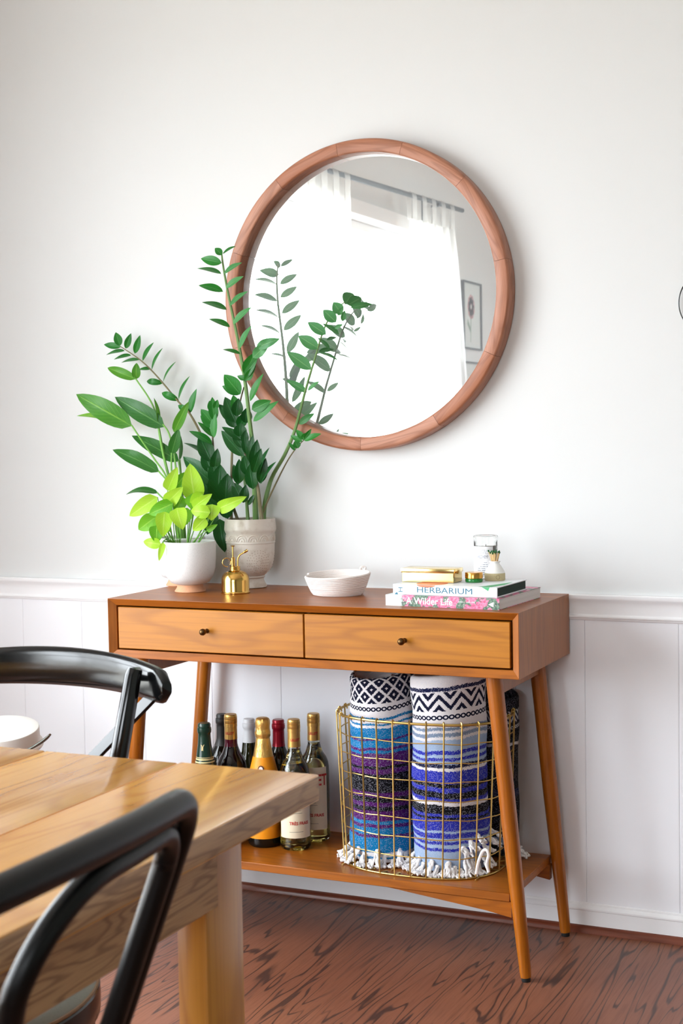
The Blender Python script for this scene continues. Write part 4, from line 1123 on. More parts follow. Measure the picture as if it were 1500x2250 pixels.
# --- brass plant mister
mx, my = 0.2385, -0.208
ms = thing('plant_mister', 'polished brass plant mister with pump plunger, finger ring and spout', 'mister', (mx, my, ZT))
b = new(); lathe(b, [(0.0335, 0), (0.0345, 0.001), (0.0345, 0.003), (0.0335, 0.004), (0.033, 0.006), (0.033, 0.030), (0.0322, 0.037), (0.0295, 0.0435), (0.0245, 0.049), (0.0175, 0.0525), (0.0125, 0.0538), (0.0118, 0.0560)], 48, (mx, my, ZT)); obj('tank', b, M_BRASS, ms)
rt = _r.copy(); rt.z = 0; rt.normalize()
b = new(); lathe(b, [(0.0118, 0.0555), (0.0128, 0.0565), (0.0128, 0.0585), (0.0116, 0.0592), (0.0116, 0.0605), (0.0122, 0.061), (0.0122, 0.0630), (0.0105, 0.0640), (0.004, 0.0642)], 32, (mx, my, ZT)); obj('collar', b, M_BRASS, ms)
pc = Vector((mx, my, ZT))-rt*0.0045
b = new(); lathe(b, [(0.0046, 0.063), (0.0046, 0.0835), (0.0034, 0.0845), (0.0016, 0.0847), (0.0016, 0.1095), (0.0052, 0.1105), (0.0056, 0.1115), (0.0045, 0.1125), (0.001, 0.1128)], 20, pc); obj('plunger', b, M_BRASS, ms)
b = new(); c0 = Vector((mx, my, ZT+0.0728))-rt*0.0195
tube(b, [c0+rt*(0.0098*math.cos(q))+Vector((0, 0, 0.0102*math.sin(q))) for q in [2*PI*k/36-0.6 for k in range(33)]], 0.0011, 8); obj('finger_ring', b, M_BRASS, ms)
sp0 = Vector((mx, my, ZT+0.0635))+rt*0.0065
pts = [sp0+rt*u_+Vector((0, 0, v_)) for u_, v_ in ((0, 0), (0.0002, 0.012), (0.0015, 0.020), (0.006, 0.0268), (0.0125, 0.0305), (0.0150, 0.0320))]
b = new(); S = spline(pts, 5); tube(b, S, 0.0019, 10); tube(b, [S[-1], S[-1]+(S[-1]-S[-2]).normalized()*0.002, S[-1]+(S[-1]-S[-2]).normalized()*0.0105], [0.0024, 0.0031, 0.0031], 12); obj('spout', b, M_BRASS, ms)

# --- rope bowl
bx0, by0 = 0.487, -0.172
bw = thing('rope_bowl', 'round coiled white cotton rope bowl with a small knot on its rim', 'bowl', (bx0, by0, ZT))
b = new(); pts = []; N = 44; turns = 12
for i in range(turns*N+1):
    q = i/(turns*N); a = 2*PI*i/N+PI; hgt = 0.0030+0.0445*q
    r = 0.0560+0.0195*(q**0.75)
    tip_ = 0.004*q*math.sin(a+0.6)
    pts.append((bx0+r*math.cos(a), by0+r*0.93*math.sin(a), ZT+hgt+tip_))
tube(b, pts, 0.0030, 7); obj('coiled_wall', b, M_ROPE, bw)
b = new(); pts = []
for i in range(9*N+1):
    q = i/(9*N); a = 2*PI*i/N; r = 0.003+0.054*q; pts.append((bx0+r*math.cos(a), by0+r*0.93*math.sin(a), ZT+0.0031))
tube(b, pts, 0.0030, 6); obj('coiled_base', b, M_ROPE, bw)
b = new(); kp = at(797, 1250, by0+0.060)
tube(b, [kp+Vector((0.006*math.cos(q), 0.003*math.sin(2*q), 0.005*math.sin(q))) for q in [2*PI*k/20 for k in range(20)]], 0.0026, 7, closed=True); obj('knot', b, M_ROPE, bw)


# --- books
def spine_place(b, x, y, z):
    xform(b, Matrix.Translation((x, y, z)) @ Matrix.Rotation(PI/2, 4, 'X')); return b


def flower_mat():
    t = NT('floral_cover_print'); co = t.coord('Object'); sp = t.n('ShaderNodeSeparateXYZ'); t.link(co, sp.inputs[0])
    v1 = t.n('ShaderNodeTexVoronoi'); t.link(co, v1.inputs['Vector']); v1.inputs['Scale'].default_value = 150
    n = t.noise(co, 48, 2, 0.5, 0.6); n2 = t.noise(co, 210, 3, 0.6)
    pink = t.mix(t.ss(n2, 0.35, 0.65), srgb(222, 140, 174), srgb(200, 78, 122)); green = t.mix(t.ss(n2, 0.35, 0.65), srgb(112, 144, 120), srgb(58, 84, 72))
    c = t.mix(t.ss(n, 0.50, 0.56), pink, green)
    c = t.mix(t.math('MULTIPLY', t.math('LESS_THAN', v1.outputs['Distance'], 0.22), 0.5), c, srgb(236, 190, 208))
    e = t.ss(t.math('ADD', sp.outputs[0], t.math('MULTIPLY', t.math('SUBTRACT', n2, 0.5), 0.02)), 0.030, 0.045)
    c = t.mix(e, srgb(222, 232, 232), c); t.p(Base_Color=c, Roughness=0.35); return t.m


def pages_mat(name, a, c_, axis=2):
    t = NT(name); n = t.noise(t.mapping(t.coord('Object'), (2, 2, 900)), 1.0, 2); t.p(Base_Color=t.mix(n, a, c_), Roughness=0.8); t.bump(n, 0.5, 0.001); return t.m


M_FLOWER = flower_mat()
M_PAGES = pages_mat('white_page_edges', srgb(238, 236, 234), srgb(206, 204, 204))
M_PAGESG = pages_mat('dark_green_page_edges', srgb(18, 52, 40), srgb(10, 36, 28))
M_COVER = pm('white_book_cloth', srgb(234, 238, 242), 0.4)
M_TEAL = pm('teal_ink', srgb(38, 108, 134), 0.5)
M_GREYI = pm('pale_grey_ink', srgb(186, 198, 206), 0.5)
M_ORANGE = pm('coral_print', srgb(238, 124, 88), 0.5)
M_LEAFG = pm('leaf_green_print', srgb(70, 168, 108), 0.5)
M_DKG = pm('dark_green_cloth', srgb(12, 42, 34), 0.5)

L1, D1, H1 = 0.2615, 0.246, 0.0235
lo = thing('book', 'paperback book with pink floral spine lettered A Wilder Life, lying under the white book', 'book', (0.676, -0.3355, ZT), 'books lying on the console'); lo.rotation_euler = (0, 0, math.radians(-3.4))
lo['_o'] = (0, 0, 0)
b = new(); c_ = 0.0009; box(b, (0, 0, 0), (L1, D1, c_)); box(b, (0, 0, H1-c_), (L1, D1, H1)); box(b, (0, -0.0006, 0), (L1, 0.0006, H1)); obj('cover', b, M_FLOWER, lo, smooth=False)
b = new(); box(b, (0.001, 0.0006, c_), (L1-0.001, D1-0.0015, H1-c_)); obj('page_block', b, M_PAGES, lo, smooth=False)
b = fit_text('A Wilder Life', 0.1080, 0.0148, 0.014); spine_place(b, 0.0485, -0.0010, 0.0052); obj('lettering', b, M_INKW, lo, smooth=False)
b = fit_text('FARMER', 0.011, 0.0024, 0.01); spine_place(b, 0.170, -0.0010, 0.0128); obj('lettering', b, M_INKW, lo, smooth=False)
b = fit_text('MILLER', 0.018, 0.0024, 0.01); spine_place(b, 0.190, -0.0010, 0.0128); obj('lettering', b, M_INKW, lo, smooth=False)
b = new(); b.faces.new([b.verts.new(q) for q in ((0.237, -0.0010, 0.011), (0.249, -0.0010, 0.0055), (0.249, -0.0010, 0.0165))]); obj('printed_triangle', b, M_INKW, lo, smooth=False)
Z2 = ZT+H1
L2, D2, H2 = 0.2395, 0.176, 0.0222
up = thing('book', 'white hardback book lettered HERBARIUM with dark green page edges, on the floral book', 'book', (0.6895, -0.3245, Z2), 'books lying on the console'); up.rotation_euler = (0, 0, math.radians(-2.9)); up['_o'] = (0, 0, 0)
b = new(); c_ = 0.0022; box(b, (0, -0.002, 0), (L2, 0.0012, H2), 0.0008, 1); box(b, (0, 0, 0), (L2, D2, c_), 0.0005, 1); box(b, (0, 0, H2-c_), (L2, D2, H2), 0.0005, 1); obj('cover', b, M_COVER, up)
b = new(); box(b, (0.003, 0.0012, c_), (L2-0.0028, D2-0.003, H2-c_)); obj('page_block', b, M_PAGESG, up, smooth=False)
b = fit_text('HERBARIUM', 0.1265, 0.0122, 0.0); spine_place(b, 0.0570, -0.0023, 0.0055); obj('lettering', b, M_TEAL, up, smooth=False)
b = fit_text('H', 0.010, 0.0098, 0.0); xform(b, Matrix.Translation((0.0125+0.0104, 0.0, 0.0)) @ Matrix.Rotation(PI/2, 4, 'Z')); spine_place(b, 0, -0.0023, 0.0055); obj('lettering', b, M_TEAL, up, smooth=False)
b = fit_text('THAMES', 0.024, 0.0044, 0.0); spine_place(b, 0.195, -0.0023, 0.0098); obj('lettering', b, M_GREYI, up, smooth=False)
# coral sun print wrapping from the cover on to the spine, leaf print at the right
b = new(); sunx, sr = 0.078, 0.034
vs = [b.verts.new((sunx+sr*math.cos(q), 0.0305+sr*math.sin(q), H2+0.0002)) for q in [2*PI*k/32 for k in range(32)] if 0.0305+sr*math.sin(q) > -0.0018]
if True: b.faces.new(vs)
b.faces.new([b.verts.new((sunx+0.0215*math.cos(q), -0.0023, H2-0.0003+0.0050*math.sin(q))) for q in [-PI*k/14 for k in range(15)]]); obj('printed_sun', b, M_ORANGE, up, smooth=False)
b = new(); b.faces.new([b.verts.new(q) for q in ((0.197, -0.0017, H2+0.0002), (0.226, -0.0017, H2+0.0002), (0.236, 0.05, H2+0.0002), (0.232, 0.11, H2+0.0002), (0.216, 0.05, H2+0.0002))])
b.faces.new([b.verts.new(q) for q in ((0.205, -0.0023, H2-0.0004), (0.2195, -0.0023, H2-0.0082), (0.223, -0.0023, H2-0.0004))]); obj('printed_leaf', b, M_LEAFG, up, smooth=False)
b = new(); b.faces.new([b.verts.new(q) for q in ((0.004, -0.0023, 0.0003), (0.012, -0.0023, 0.0003), (0.010, -0.0023, 0.0048), (0.0065, -0.0023, 0.0034))]); obj('printed_leaf', b, M_TEAL, up, smooth=False)
Z3 = Z2+H2


def local_at(px, py, Z): return atz(px, py, Z)


# gold box
g0, g1 = atz(880, 1279, Z3), atz(1000, 1281, Z3)
gb = thing('trinket_box', 'shiny gold lidded box lying on the white book', 'box', (g0.x, g0.y+0.004, Z3+0.0003)); gb.rotation_euler = (0, 0, math.radians(-1.0)); gb['_o'] = (0, 0, 0)
gl = (g1-g0).length
b = new(); box(b, (0.001, 0.001, 0), (gl-0.001, 0.052, 0.0225), 0.001, 1); obj('box_body', b, M_GOLDB, gb)
b = new(); box(b, (-0.001, -0.001, 0.0205), (gl+0.001, 0.054, 0.0300), 0.0012, 2); obj('lid', b, M_GOLDB, gb)
b = new(); box(b, (gl-0.001, 0.022, 0.0185), (gl+0.0022, 0.029, 0.0262), 0.0006, 1); obj('clasp', b, M_BRASS, gb)
# green jar
q = atz(1041, 1279, Z3); jx, jy = q.x, q.y
jr = thing('salve_jar', 'small green glass jar with brushed gold lid, beside the gold box on the white book', 'jar', (jx, jy, Z3))
M_GGLASS = pm('green_glass', srgb(44, 146, 66), 0.08, Transmission_Weight=0.5, IOR=1.45)
b = new(); lathe(b, [(0.017, 0), (0.0185, 0.001), (0.0188, 0.003), (0.0188, 0.0075), (0.018, 0.0085), (0.0165, 0.009)], 40, (jx, jy, Z3)); obj('jar_body', b, M_GGLASS, jr)
b = new(); lathe(b, [(0.0188, 0.0088), (0.0192, 0.0092), (0.0192, 0.0205), (0.0186, 0.0215), (0.017, 0.0218)], 40, (jx, jy, Z3)); obj('lid', b, pm('brushed_gold_lid', srgb(216, 160, 78), 0.22, 1.0), jr)
# match holder
q = atz(1086, 1275, Z3); hx, hy = q.x, q.y+0.003
mh = thing('match_holder', 'small white bottle-shaped match holder with a tan base band, on the white book', 'holder', (hx, hy, Z3))
b = new(); lathe(b, [(0.0218, 0.016), (0.0222, 0.0165), (0.0218, 0.0185), (0.020, 0.022), (0.016, 0.0285), (0.0118, 0.0345), (0.0098, 0.0375), (0.0098, 0.0385), (0.0118, 0.0395), (0.0124, 0.0405), (0.0118, 0.0418), (0.0100, 0.042), (0.0092, 0.041), (0.0085, 0.036), (0.012, 0.028), (0.015, 0.020), (0.015, 0.006)], 40, (hx, hy, Z3), cap0=False); obj('holder_body', b, M_WHITE, mh)
M_TAN = speckle('tan_striker_band', srgb(196, 180, 140), srgb(160, 142, 100), 500, 0.8)
b = new(); lathe(b, [(0.021, 0), (0.0222, 0.001), (0.0224, 0.002), (0.0224, 0.0150), (0.022, 0.0162)], 40, (hx, hy, Z3)); obj('striker_band', b, M_TAN, mh)
ha = facing(hx, hy)+0.30
b = new(); tube(b, [(hx+math.cos(ha+0.0042*math.cos(k)/0.0224)*0.0225, hy+math.sin(ha+0.0042*math.cos(k)/0.0224)*0.0225, Z3+0.0082+0.0044*math.sin(k)) for k in [2*PI*i/20 for i in range(20)]], 0.00035, 5, closed=True); obj('printed_ring', b, pm('brown_ink', srgb(140, 120, 80), 0.7), mh)
M_MATCH = pm('match_wood', srgb(236, 204, 150), 0.7); M_MHEAD = pm('green_match_head', srgb(14, 92, 40), 0.6)
rr = random.Random(3)
for i in range(14):
    a = 2*PI*i/14+rr.uniform(-0.2, 0.2); sp_ = (0.0032, 0.0062, 0.0078)[i % 3]; fl = (0.004, 0.010, 0.0135)[i % 3]
    p0 = Vector((hx-math.cos(a)*0.003, hy-math.sin(a)*0.003, Z3+0.009)); p1 = Vector((hx+math.cos(a)*fl, hy+math.sin(a)*fl, Z3+0.0625+rr.uniform(-0.003, 0.003)))
    t = thing('match', 'green-headed wooden match standing in the small white match holder', 'match', tuple(p0), 'matches in the white holder')
    b = new(); tube(b, [p0, p1], 0.0010, 4); obj('stick', b, M_MATCH, t, smooth=False)
    d_ = (p1-p0).normalized(); b = new(); tube(b, [p1-d_*0.003, p1-d_*0.0015, p1+d_*0.0008, p1+d_*0.0018], [0.0011, 0.0017, 0.0017, 0.0006], 8); obj('match_head', b, M_MHEAD, t)
# candle
kx, ky = 0.8425, -0.1585
cd = thing('jar_candle', 'white candle in a tall clear glass jar with printed label, behind the match holder', 'candle', (kx, ky, Z2))
cd.location = (kx, ky, Z3); cd['_o'] = (kx, ky, Z3)
HC = 0.0945
b = new(); lathe(b, [(0.0235, 0), (0.0255, 0.0015), (0.0262, 0.004), (0.0262, HC-0.009), (0.0270, HC-0.008), (0.0272, HC-0.006), (0.0270, HC-0.001), (0.0262, HC), (0.0248, HC-0.001), (0.0246, HC-0.008), (0.0244, 0.006), (0.002, 0.005)], 48, (kx, ky, Z3)); obj('glass_jar', b, glass_mat('clear_jar_glass', (0.97, 0.98, 0.975, 1)), cd)
M_WAX = pm('ivory_wax', srgb(236, 234, 218), 0.5, Subsurface_Weight=0.2)
b = new(); lathe(b, [(0.0238, 0.0065), (0.0240, 0.008), (0.0240, HC-0.021), (0.0225, HC-0.0225), (0.002, HC-0.0228)], 40, (kx, ky, Z3)); obj('wax', b, M_WAX, cd)
M_PAPER = pm('white_paper_label', srgb(240, 240, 244), 0.6)
M_INKL = pm('grey_label_ink', srgb(150, 152, 166), 0.6)
ka = facing(kx, ky); b = new(); G = []
for i in range(2):
    G.append([b.verts.new((kx+math.cos(ka-1.5+2.15*k/24)*0.0265, ky+math.sin(ka-1.5+2.15*k/24)*0.0265, Z3+(0.006, 0.072)[i])) for k in range(25)])
for k in range(24): b.faces.new((G[0][k], G[0][k+1], G[1][k+1], G[1][k]))
lab = obj('paper_label', b, M_PAPER, cd)
for i, up_ in enumerate((0, 1, 0, 1, 0)):
    b = new(); cx_ = -0.0205+i*0.0085; s_ = 0.0046; z_ = 0.0085
    tri_ = [(cx_-s_, 0, 0), (cx_+s_, 0, 0), (cx_, z_, 0)] if up_ else [(cx_-s_, z_, 0), (cx_+s_, z_, 0), (cx_, 0, 0)]
    pts = []
    for j in range(3):
        A, B_ = Vector(tri_[j]), Vector(tri_[(j+1) % 3]); pts += [A.lerp(B_, q_) for q_ in (0, 0.25, 0.5, 0.75)]
    tube(b, pts, 0.00028, 4, closed=True); bend_on(b, 0.0267, kx, ky, ka-0.08, Z3+0.056); obj('printed_triangle', b, M_INKL, lab, smooth=False)
for body, wd, hg, xo, z_ in (('WILD HEMP', 0.026, 0.0075, -0.0205, 0.0455),):
    b = fit_text(body, wd, hg)
    for v in b.verts: v.co.x += xo
    bend_on(b, 0.0268, kx, ky, ka, Z3+z_); obj('lettering', b, M_INKL, lab, smooth=False)
for i, (xo, wd) in enumerate(((-0.005, 0.007), (-0.009, 0.013), (-0.013, 0.018), (-0.019, 0.022), (-0.020, 0.022), (-0.018, 0.018), (-0.016, 0.014))):
    b = new(); k = 10
    for j in range(k):
        xa = xo+wd*j/k
        if (j*7+i*3) % 5 == 0: continue
        quad_box(b, [(xa, 0, 0), (xa+wd/k, 0, 0), (xa+wd/k, 0.0011, 0), (xa, 0.0011, 0), (xa, 0, 0.0001), (xa+wd/k, 0, 0.0001), (xa+wd/k, 0.0011, 0.0001), (xa, 0.0011, 0.0001)])
    bend_on(b, 0.0267, kx, ky, ka, Z3+0.036-i*0.0043); obj('printed_line', b, M_INKL, lab, smooth=False)
b = new(); tube(b, [(kx, ky, Z3+HC-0.023), (kx+0.0005, ky, Z3+HC-0.016)], 0.0007, 5); obj('wick', b, M_BLKP, cd)

# ------------------------------------------------------------------ dining table
TZ = 0.75; TY1, TY0 = -1.704, -3.62
dt = thing('dining_table', 'large varnished pine plank dining table in the foreground', 'table', (0.70, -2.6, 0))
edges = [0.222, 0.412, 0.600, 0.788, 0.982, 1.1695]
for i, (xa, xb) in enumerate(zip(edges, edges[1:])):
    b = new(); yb = TY1-(4-i)*0.0045+(0.004 if i < 3 else 0); zo = (0.0006 if i < 3 else 0)
    box(b, (xa+0.0004, TY0, TZ-0.031), (xb-0.0004, yb, TZ+zo), 0.0022, 2)
    b.faces.ensure_lookup_table(); b.normal_update()
    for f in b.faces:
        if abs(f.normal.z) < 0.6 and f.calc_area() > 0.005: f.material_index = 1
    obj('plank', b, [M_PINE, M_PINE_E], dt, angle=35)
LX0, LX1 = 1.0705, 1.1085
b = new(); box(b, (1.1085, -3.40, 0.640), (1.1280, -1.872, 0.719), 0.002, 1); obj('apron', b, M_PINE_E, dt)
b = new(); box(b, (0.2640, -3.40, 0.640), (0.2835, -1.872, 0.719), 0.002, 1); obj('apron', b, M_PINE_E, dt)
b = new(); box(b, (0.322, -1.815, 0.640), (1.069, -1.796, 0.719), 0.002, 1); obj('apron', b, M_PINE_E, dt)
b = new(); box(b, (0.322, -3.39, 0.640), (1.069, -3.371, 0.719), 0.002, 1); obj('apron', b, M_PINE_E, dt)
for xa in (LX0, 0.2835):
    for ya in (-1.866, -3.40):
        b = new(); box(b, (xa, ya, 0.0), (xa+0.038, ya+0.083, 0.719), 0.003, 2); obj('leg', b, M_PINE_LEG, dt)
b = new(); box(b, (1.1085, -1.8715, 0.6435), (1.1150, -1.8560, 0.719)); obj('dark_strip', b, M_DARKW, dt, smooth=False)  # thin dark brown strip on the leg beside the apron end


# ------------------------------------------------------------------ chair at the head of the table
c1 = thing('cross_back_chair', 'black cross-back dining chair with broad curved top rail at the wall end of the table', 'chair', (0.64, -1.72, 0))
CX = 0.632
b = new(); rings = []; N = 40
for i in range(N+1):
    s = -1+2*i/N; x = CX+0.2125*s; y = -1.452-0.055*abs(s)**2.2
    zt_ = 0.8395-0.018*abs(s)**2.0; zb_ = 0.7825-0.008*abs(s)**2
    e_ = max(0.0, (abs(s)-0.93)/0.07); k = math.sqrt(max(0.0, 1-e_*e_))
    k = max(k, 0.42)
    zc = (zt_+zb_)/2; hh = (zt_-zb_)/2*k; th = 0.0105*(0.55+0.45*k)
    tx = Vector((1, -0.055*2.2*abs(s)**1.2*math.copysign(1, s)/0.2125, 0)).normalized(); nv = Vector((-tx.y, tx.x, 0))
    ring = []
    for j in range(16):
        a = 2*PI*j/16; ca, sa = math.cos(a), math.sin(a)
        ring.append(b.verts.new(Vector((x, y, zc))+nv*(th*math.copysign(abs(ca)**0.7, ca))+Vector((0, 0, hh*math.copysign(abs(sa)**0.62, sa)))))
    rings.append(ring)
for A, B in zip(rings, rings[1:]):
    for j in range(16): b.faces.new((A[j], A[(j+1) % 16], B[(j+1) % 16], B[j]))
b.faces.new(rings[0][::-1]); b.faces.new(rings[-1]); obj('top_rail', b, M_BLACK1, c1, angle=60)
for sx in (1, -1):
    X = lambda x: CX+sx*(x-CX)
    P = [(X(0.797), -1.512, 0.8255), (X(0.797), -1.512, 0.824), (X(0.7955), -1.515, 0.815), (X(0.783), -1.537, 0.703), (X(0.768), -1.566, 0.57), (X(0.757), -1.596, 0.44), (X(0.760), -1.60, 0.25), (X(0.772), -1.575, 0.0)]
    b = new(); tube(b, P, [0.008, 0.0115, 0.0128, 0.0138, 0.0145, 0.015, 0.0145, 0.012], 14, squash=(1.0, 0.9)); obj('leg', b, M_BLACK1, c1, label='black rear leg running up to the top rail')
    b = new(); fx_ = X(0.770); tube(b, [(X(0.752), -1.925, 0.425), (X(0.760), -1.935, 0.22), (X(0.778), -1.955, 0)], [0.0165, 0.0155, 0.0115], 14); obj('leg', b, M_BLACK1, c1)
    a0_ = at(338, 1527, -1.488); a1_ = at(204, 1665, -1.530); a2_ = a1_+(a1_-a0_)*1.55
    q0, q1, q2 = (Vector((X(p_.x), p_.y, p_.z)) for p_ in (a0_, a1_, a2_))
    S = spline([q0, q1, q1.lerp(q2, 0.5), q2], 6); b = new(); prev = None; yo_ = 0.004 if sx < 0 else 0.0
    for i, p_ in enumerate(S):
        t_ = (S[min(i+1, len(S)-1)]-S[max(i-1, 0)]).normalized(); nn = Vector((-0.45*sx, -0.85, 0.25)); nn = (nn-t_*nn.dot(t_)).normalized(); sd = t_.cross(nn)
        o_ = Vector((0, yo_, 0)); ring = [b.verts.new(p_+o_+sd*u_+nn*v_) for u_, v_ in ((-0.0098, -0.0028), (0.0098, -0.0028), (0.0098, 0.0028), (-0.0098, 0.0028))]
        if prev:
            for j in range(4): b.faces.new((prev[j], prev[(j+1) % 4], ring[(j+1) % 4], ring[j]))
        else: b.faces.new(ring[::-1])
        prev = ring
    b.faces.new(prev); obj('cross_brace', b, M_BLACK1, c1, angle=30)
    q = at(286, 1491, -1.499) if sx > 0 else None
    bxp = q.x if sx > 0 else 2*CX-at(286, 1491, -1.499).x
    b = new(); lathe(b, [(0.0058, -0.012), (0.0058, 0.0012), (0.0045, 0.0034), (0.0015, 0.0044)], 16, (bxp, -1.5035, at(286, 1491, -1.499).z), 'y'); obj('bolt', b, pm('dark_bolt', (0.03, 0.03, 0.03, 1), 0.3, 0.5), c1)
sc_ = Vector((0.645, -1.78, 0))
M_SEAT = speckle('grey_seat_leather', srgb(120, 126, 116), srgb(100, 106, 98), 300, 0.45)
b = new(); lathe(b, [(0.19, 0.445), (0.213, 0.445), (0.2155, 0.4455), (0.2155, 0.4465), (0.21, 0.4505), (0.19, 0.454), (0.10, 0.456), (0.002, 0.456)], 64, sc_); obj('seat', b, M_SEAT, c1)
b = new(); lathe(b, [(0.2, 0.405), (0.215, 0.405), (0.2185, 0.409), (0.219, 0.425), (0.2185, 0.441), (0.215, 0.4445), (0.2, 0.4445)], 64, sc_); obj('seat_ring', b, M_BLACK1, c1)
b = new(); tube(b, [sc_+Vector((0.2165*math.cos(q), 0.2165*math.sin(q), 0.4465)) for q in [2*PI*k/72 for k in range(72)]], 0.0024, 6, closed=True); obj('seat_piping', b, pm('brown_piping', srgb(122, 92, 58), 0.6), c1)
b = new(); tube(b, [sc_+Vector((0.15*math.cos(q), 0.15*math.sin(q), 0.205)) for q in [2*PI*k/48 for k in range(48)]], 0.009, 10, closed=True); obj('stretcher', b, M_BLACK1, c1)

# ------------------------------------------------------------------ hoop-backed chair, nearest
c2 = thing('hoop_back_chair', 'black hoop-backed chair seen from behind at the long side of the table', 'chair', (1.02, -2.505, 0))
CY = -2.530


def c2x(y, z): return 1.352-0.38*(0.882-z)+0.022*(1-min(1, ((y-CY)/0.232)**2))


def hoop(yc, hw, top, foot_z, rc, n=10, drop=0.0, flare=0.0):
    L_ = []
    yr, yl = yc+hw, yc-hw
    for i in range(n): z = foot_z+(top-rc-foot_z)*i/n; L_.append((yr-flare*(1-i/n), z))
    for i in range(9): a = PI/2*i/8; L_.append((yr-rc+rc*math.cos(a), top-rc+rc*math.sin(a)))
    for i in range(1, 12): t_ = i/12; L_.append((yr-rc+(yl-yr+2*rc)*t_, top+drop*math.sin(PI*t_)))
    for i in range(9): a = PI/2+PI/2*i/8; L_.append((yl+rc+rc*math.cos(a), top-rc+rc*math.sin(a)))
    for i in range(n-1, -1, -1): z = foot_z+(top-rc-foot_z)*i/n; L_.append((yl+flare*(1-i/n), z))
    return [Vector((c2x(y, z), y, z)) for y, z in L_]


b = new(); P = hoop(CY, 0.232, 0.882, 0.43, 0.034, 10, 0.004, 0.012); n = len(P)
tube(b, P, [0.0092+0.0020*math.sin(PI*min(1, max(0, (i-6)/(n-13))))**0.5 for i in range(n)], 16); obj('back_hoop', b, M_BLACK2, c2, angle=80)
for sg in (1, -1):
    yo_, yi_ = CY+sg*0.2135, CY+sg*0.0275; b = new(); L_ = []
    for i in range(10): q_ = i/10; L_.append((yo_-sg*0.010*(1-q_), 0.43+0.40*q_))
    for i in range(9): a = PI/2*i/8; L_.append((yo_-sg*0.036*(1-math.cos(a)), 0.830+0.0345*math.sin(a)))
    for i in range(1, 6): L_.append((yo_-sg*(0.036+0.076*i/6), 0.8645))
    for i in range(9): a = PI/2*i/8; L_.append((yi_+sg*0.074*(1-math.sin(a)), 0.800+0.0645*math.cos(a)))
    for i in range(1, 11): q_ = i/10; L_.append((yi_+sg*0.085*q_, 0.800-0.37*q_))
    tube(b, spline([(c2x(y, z)+0.001, y, z) for y, z in L_], 2), 0.0088, 12); obj('inner_hoop', b, M_BLACK2, c2, angle=80)
s2c = Vector((1.00, CY, 0))
b = new(); lathe(b, [(0.185, 0.40), (0.2, 0.40), (0.203, 0.405), (0.203, 0.436), (0.2, 0.44), (0.18, 0.4415), (0.002, 0.438)], 56, s2c); obj('seat', b, M_BLACK2, c2)
for sg in (1, -1):
    b = new(); tube(b, [(c2x(CY+sg*0.188, 0.432), CY+sg*0.188, 0.44), (1.19, CY+sg*0.186, 0.30), (1.245, CY+sg*0.192, 0)], [0.0095, 0.0105, 0.0095], 12); obj('leg', b, M_BLACK2, c2)
    b = new(); tube(b, [(0.875, CY+sg*0.135, 0.405), (0.865, CY+sg*0.14, 0.2), (0.845, CY+sg*0.155, 0)], [0.013, 0.012, 0.0095], 12); obj('leg', b, M_BLACK2, c2)
b = new(); tube(b, [s2c+Vector((0.155*math.cos(q), 0.155*math.sin(q), 0.20)) for q in [2*PI*k/48 for k in range(48)]], 0.008, 10, closed=True); obj('stretcher', b, M_BLACK2, c2)

# ------------------------------------------------------------------ white lidded bin beyond the table
q = at(1, 1600, -0.55); wx, wy, wz = q.x, -0.55, q.z; sB = PXM(q); rb = 84*sB
wb = thing('lidded_container', 'white round lidded container with a grey metal handle, half hidden behind the table end', 'container', (wx, wy, 0))
def tiltb(bm):
    xform(bm, Matrix.Translation((wx, wy, wz)) @ Matrix.Rotation(math.radians(9.5), 4, _r0) @ Matrix.Translation((-wx, -wy, -wz)))


b = new(); lathe(b, [(rb*0.86, 0.0), (rb*0.9, 0.004), (rb*0.93, wz-0.075), (rb*0.95, wz-0.047)], 48, (wx, wy, 0)); obj('container_body', b, M_WHITE, wb)
b = new(); lathe(b, [(rb*0.96, -0.045), (rb*1.075, -0.044), (rb*1.085, -0.040), (rb*1.06, -0.036), (rb*0.96, -0.034)], 56, (wx, wy, wz)); tiltb(b); obj('rim', b, M_WHITE, wb)
b = new(); lathe(b, [(rb*0.97, -0.0345), (rb*1.0, -0.033), (rb*1.0, -0.004), (rb*0.985, -0.001), (rb*0.96, 0.0), (rb*0.55, -0.001), (rb*0.53, -0.003), (rb*0.50, -0.0038), (0.003, -0.0038)], 56, (wx, wy, wz)); tiltb(b); obj('lid', b, M_WHITE, wb)
hp = [at(x_, y_, wy-0.045) for x_, y_ in ((50, 1652), (70, 1643), (90, 1631), (103, 1621), (110, 1614))]
b = new(); S = spline(hp, 4); tube(b, S, [0.0042+0.0022*math.sin(PI*i/(len(S)-1)) for i in range(len(S))], 10, squash=(1.0, 0.6)); obj('handle', b, M_GREYM, wb)

# ------------------------------------------------------------------ black wire ring on the wall, right edge
hk = at(1570, 662, -0.006)
wr = thing('wall_ring', 'black wire ring hanging on the wall, cut by the right edge', 'ring', (hk.x, -0.006, hk.z))
rw = 75*PXM(hk)
b = new(); tube(b, [(hk.x+rw*1.05*math.cos(k), -0.006, hk.z+rw*math.sin(k)) for k in [2*PI*i/72 for i in range(72)]], 0.0013, 8, closed=True); obj('ring', b, M_BLACK, wr)
b = new(); tube(b, [(hk.x, 0.0, hk.z+rw+0.001), (hk.x, -0.010, hk.z+rw-0.0015), (hk.x, -0.012, hk.z+rw+0.003)], 0.0014, 8); obj('hook', b, M_BLACK, wr)

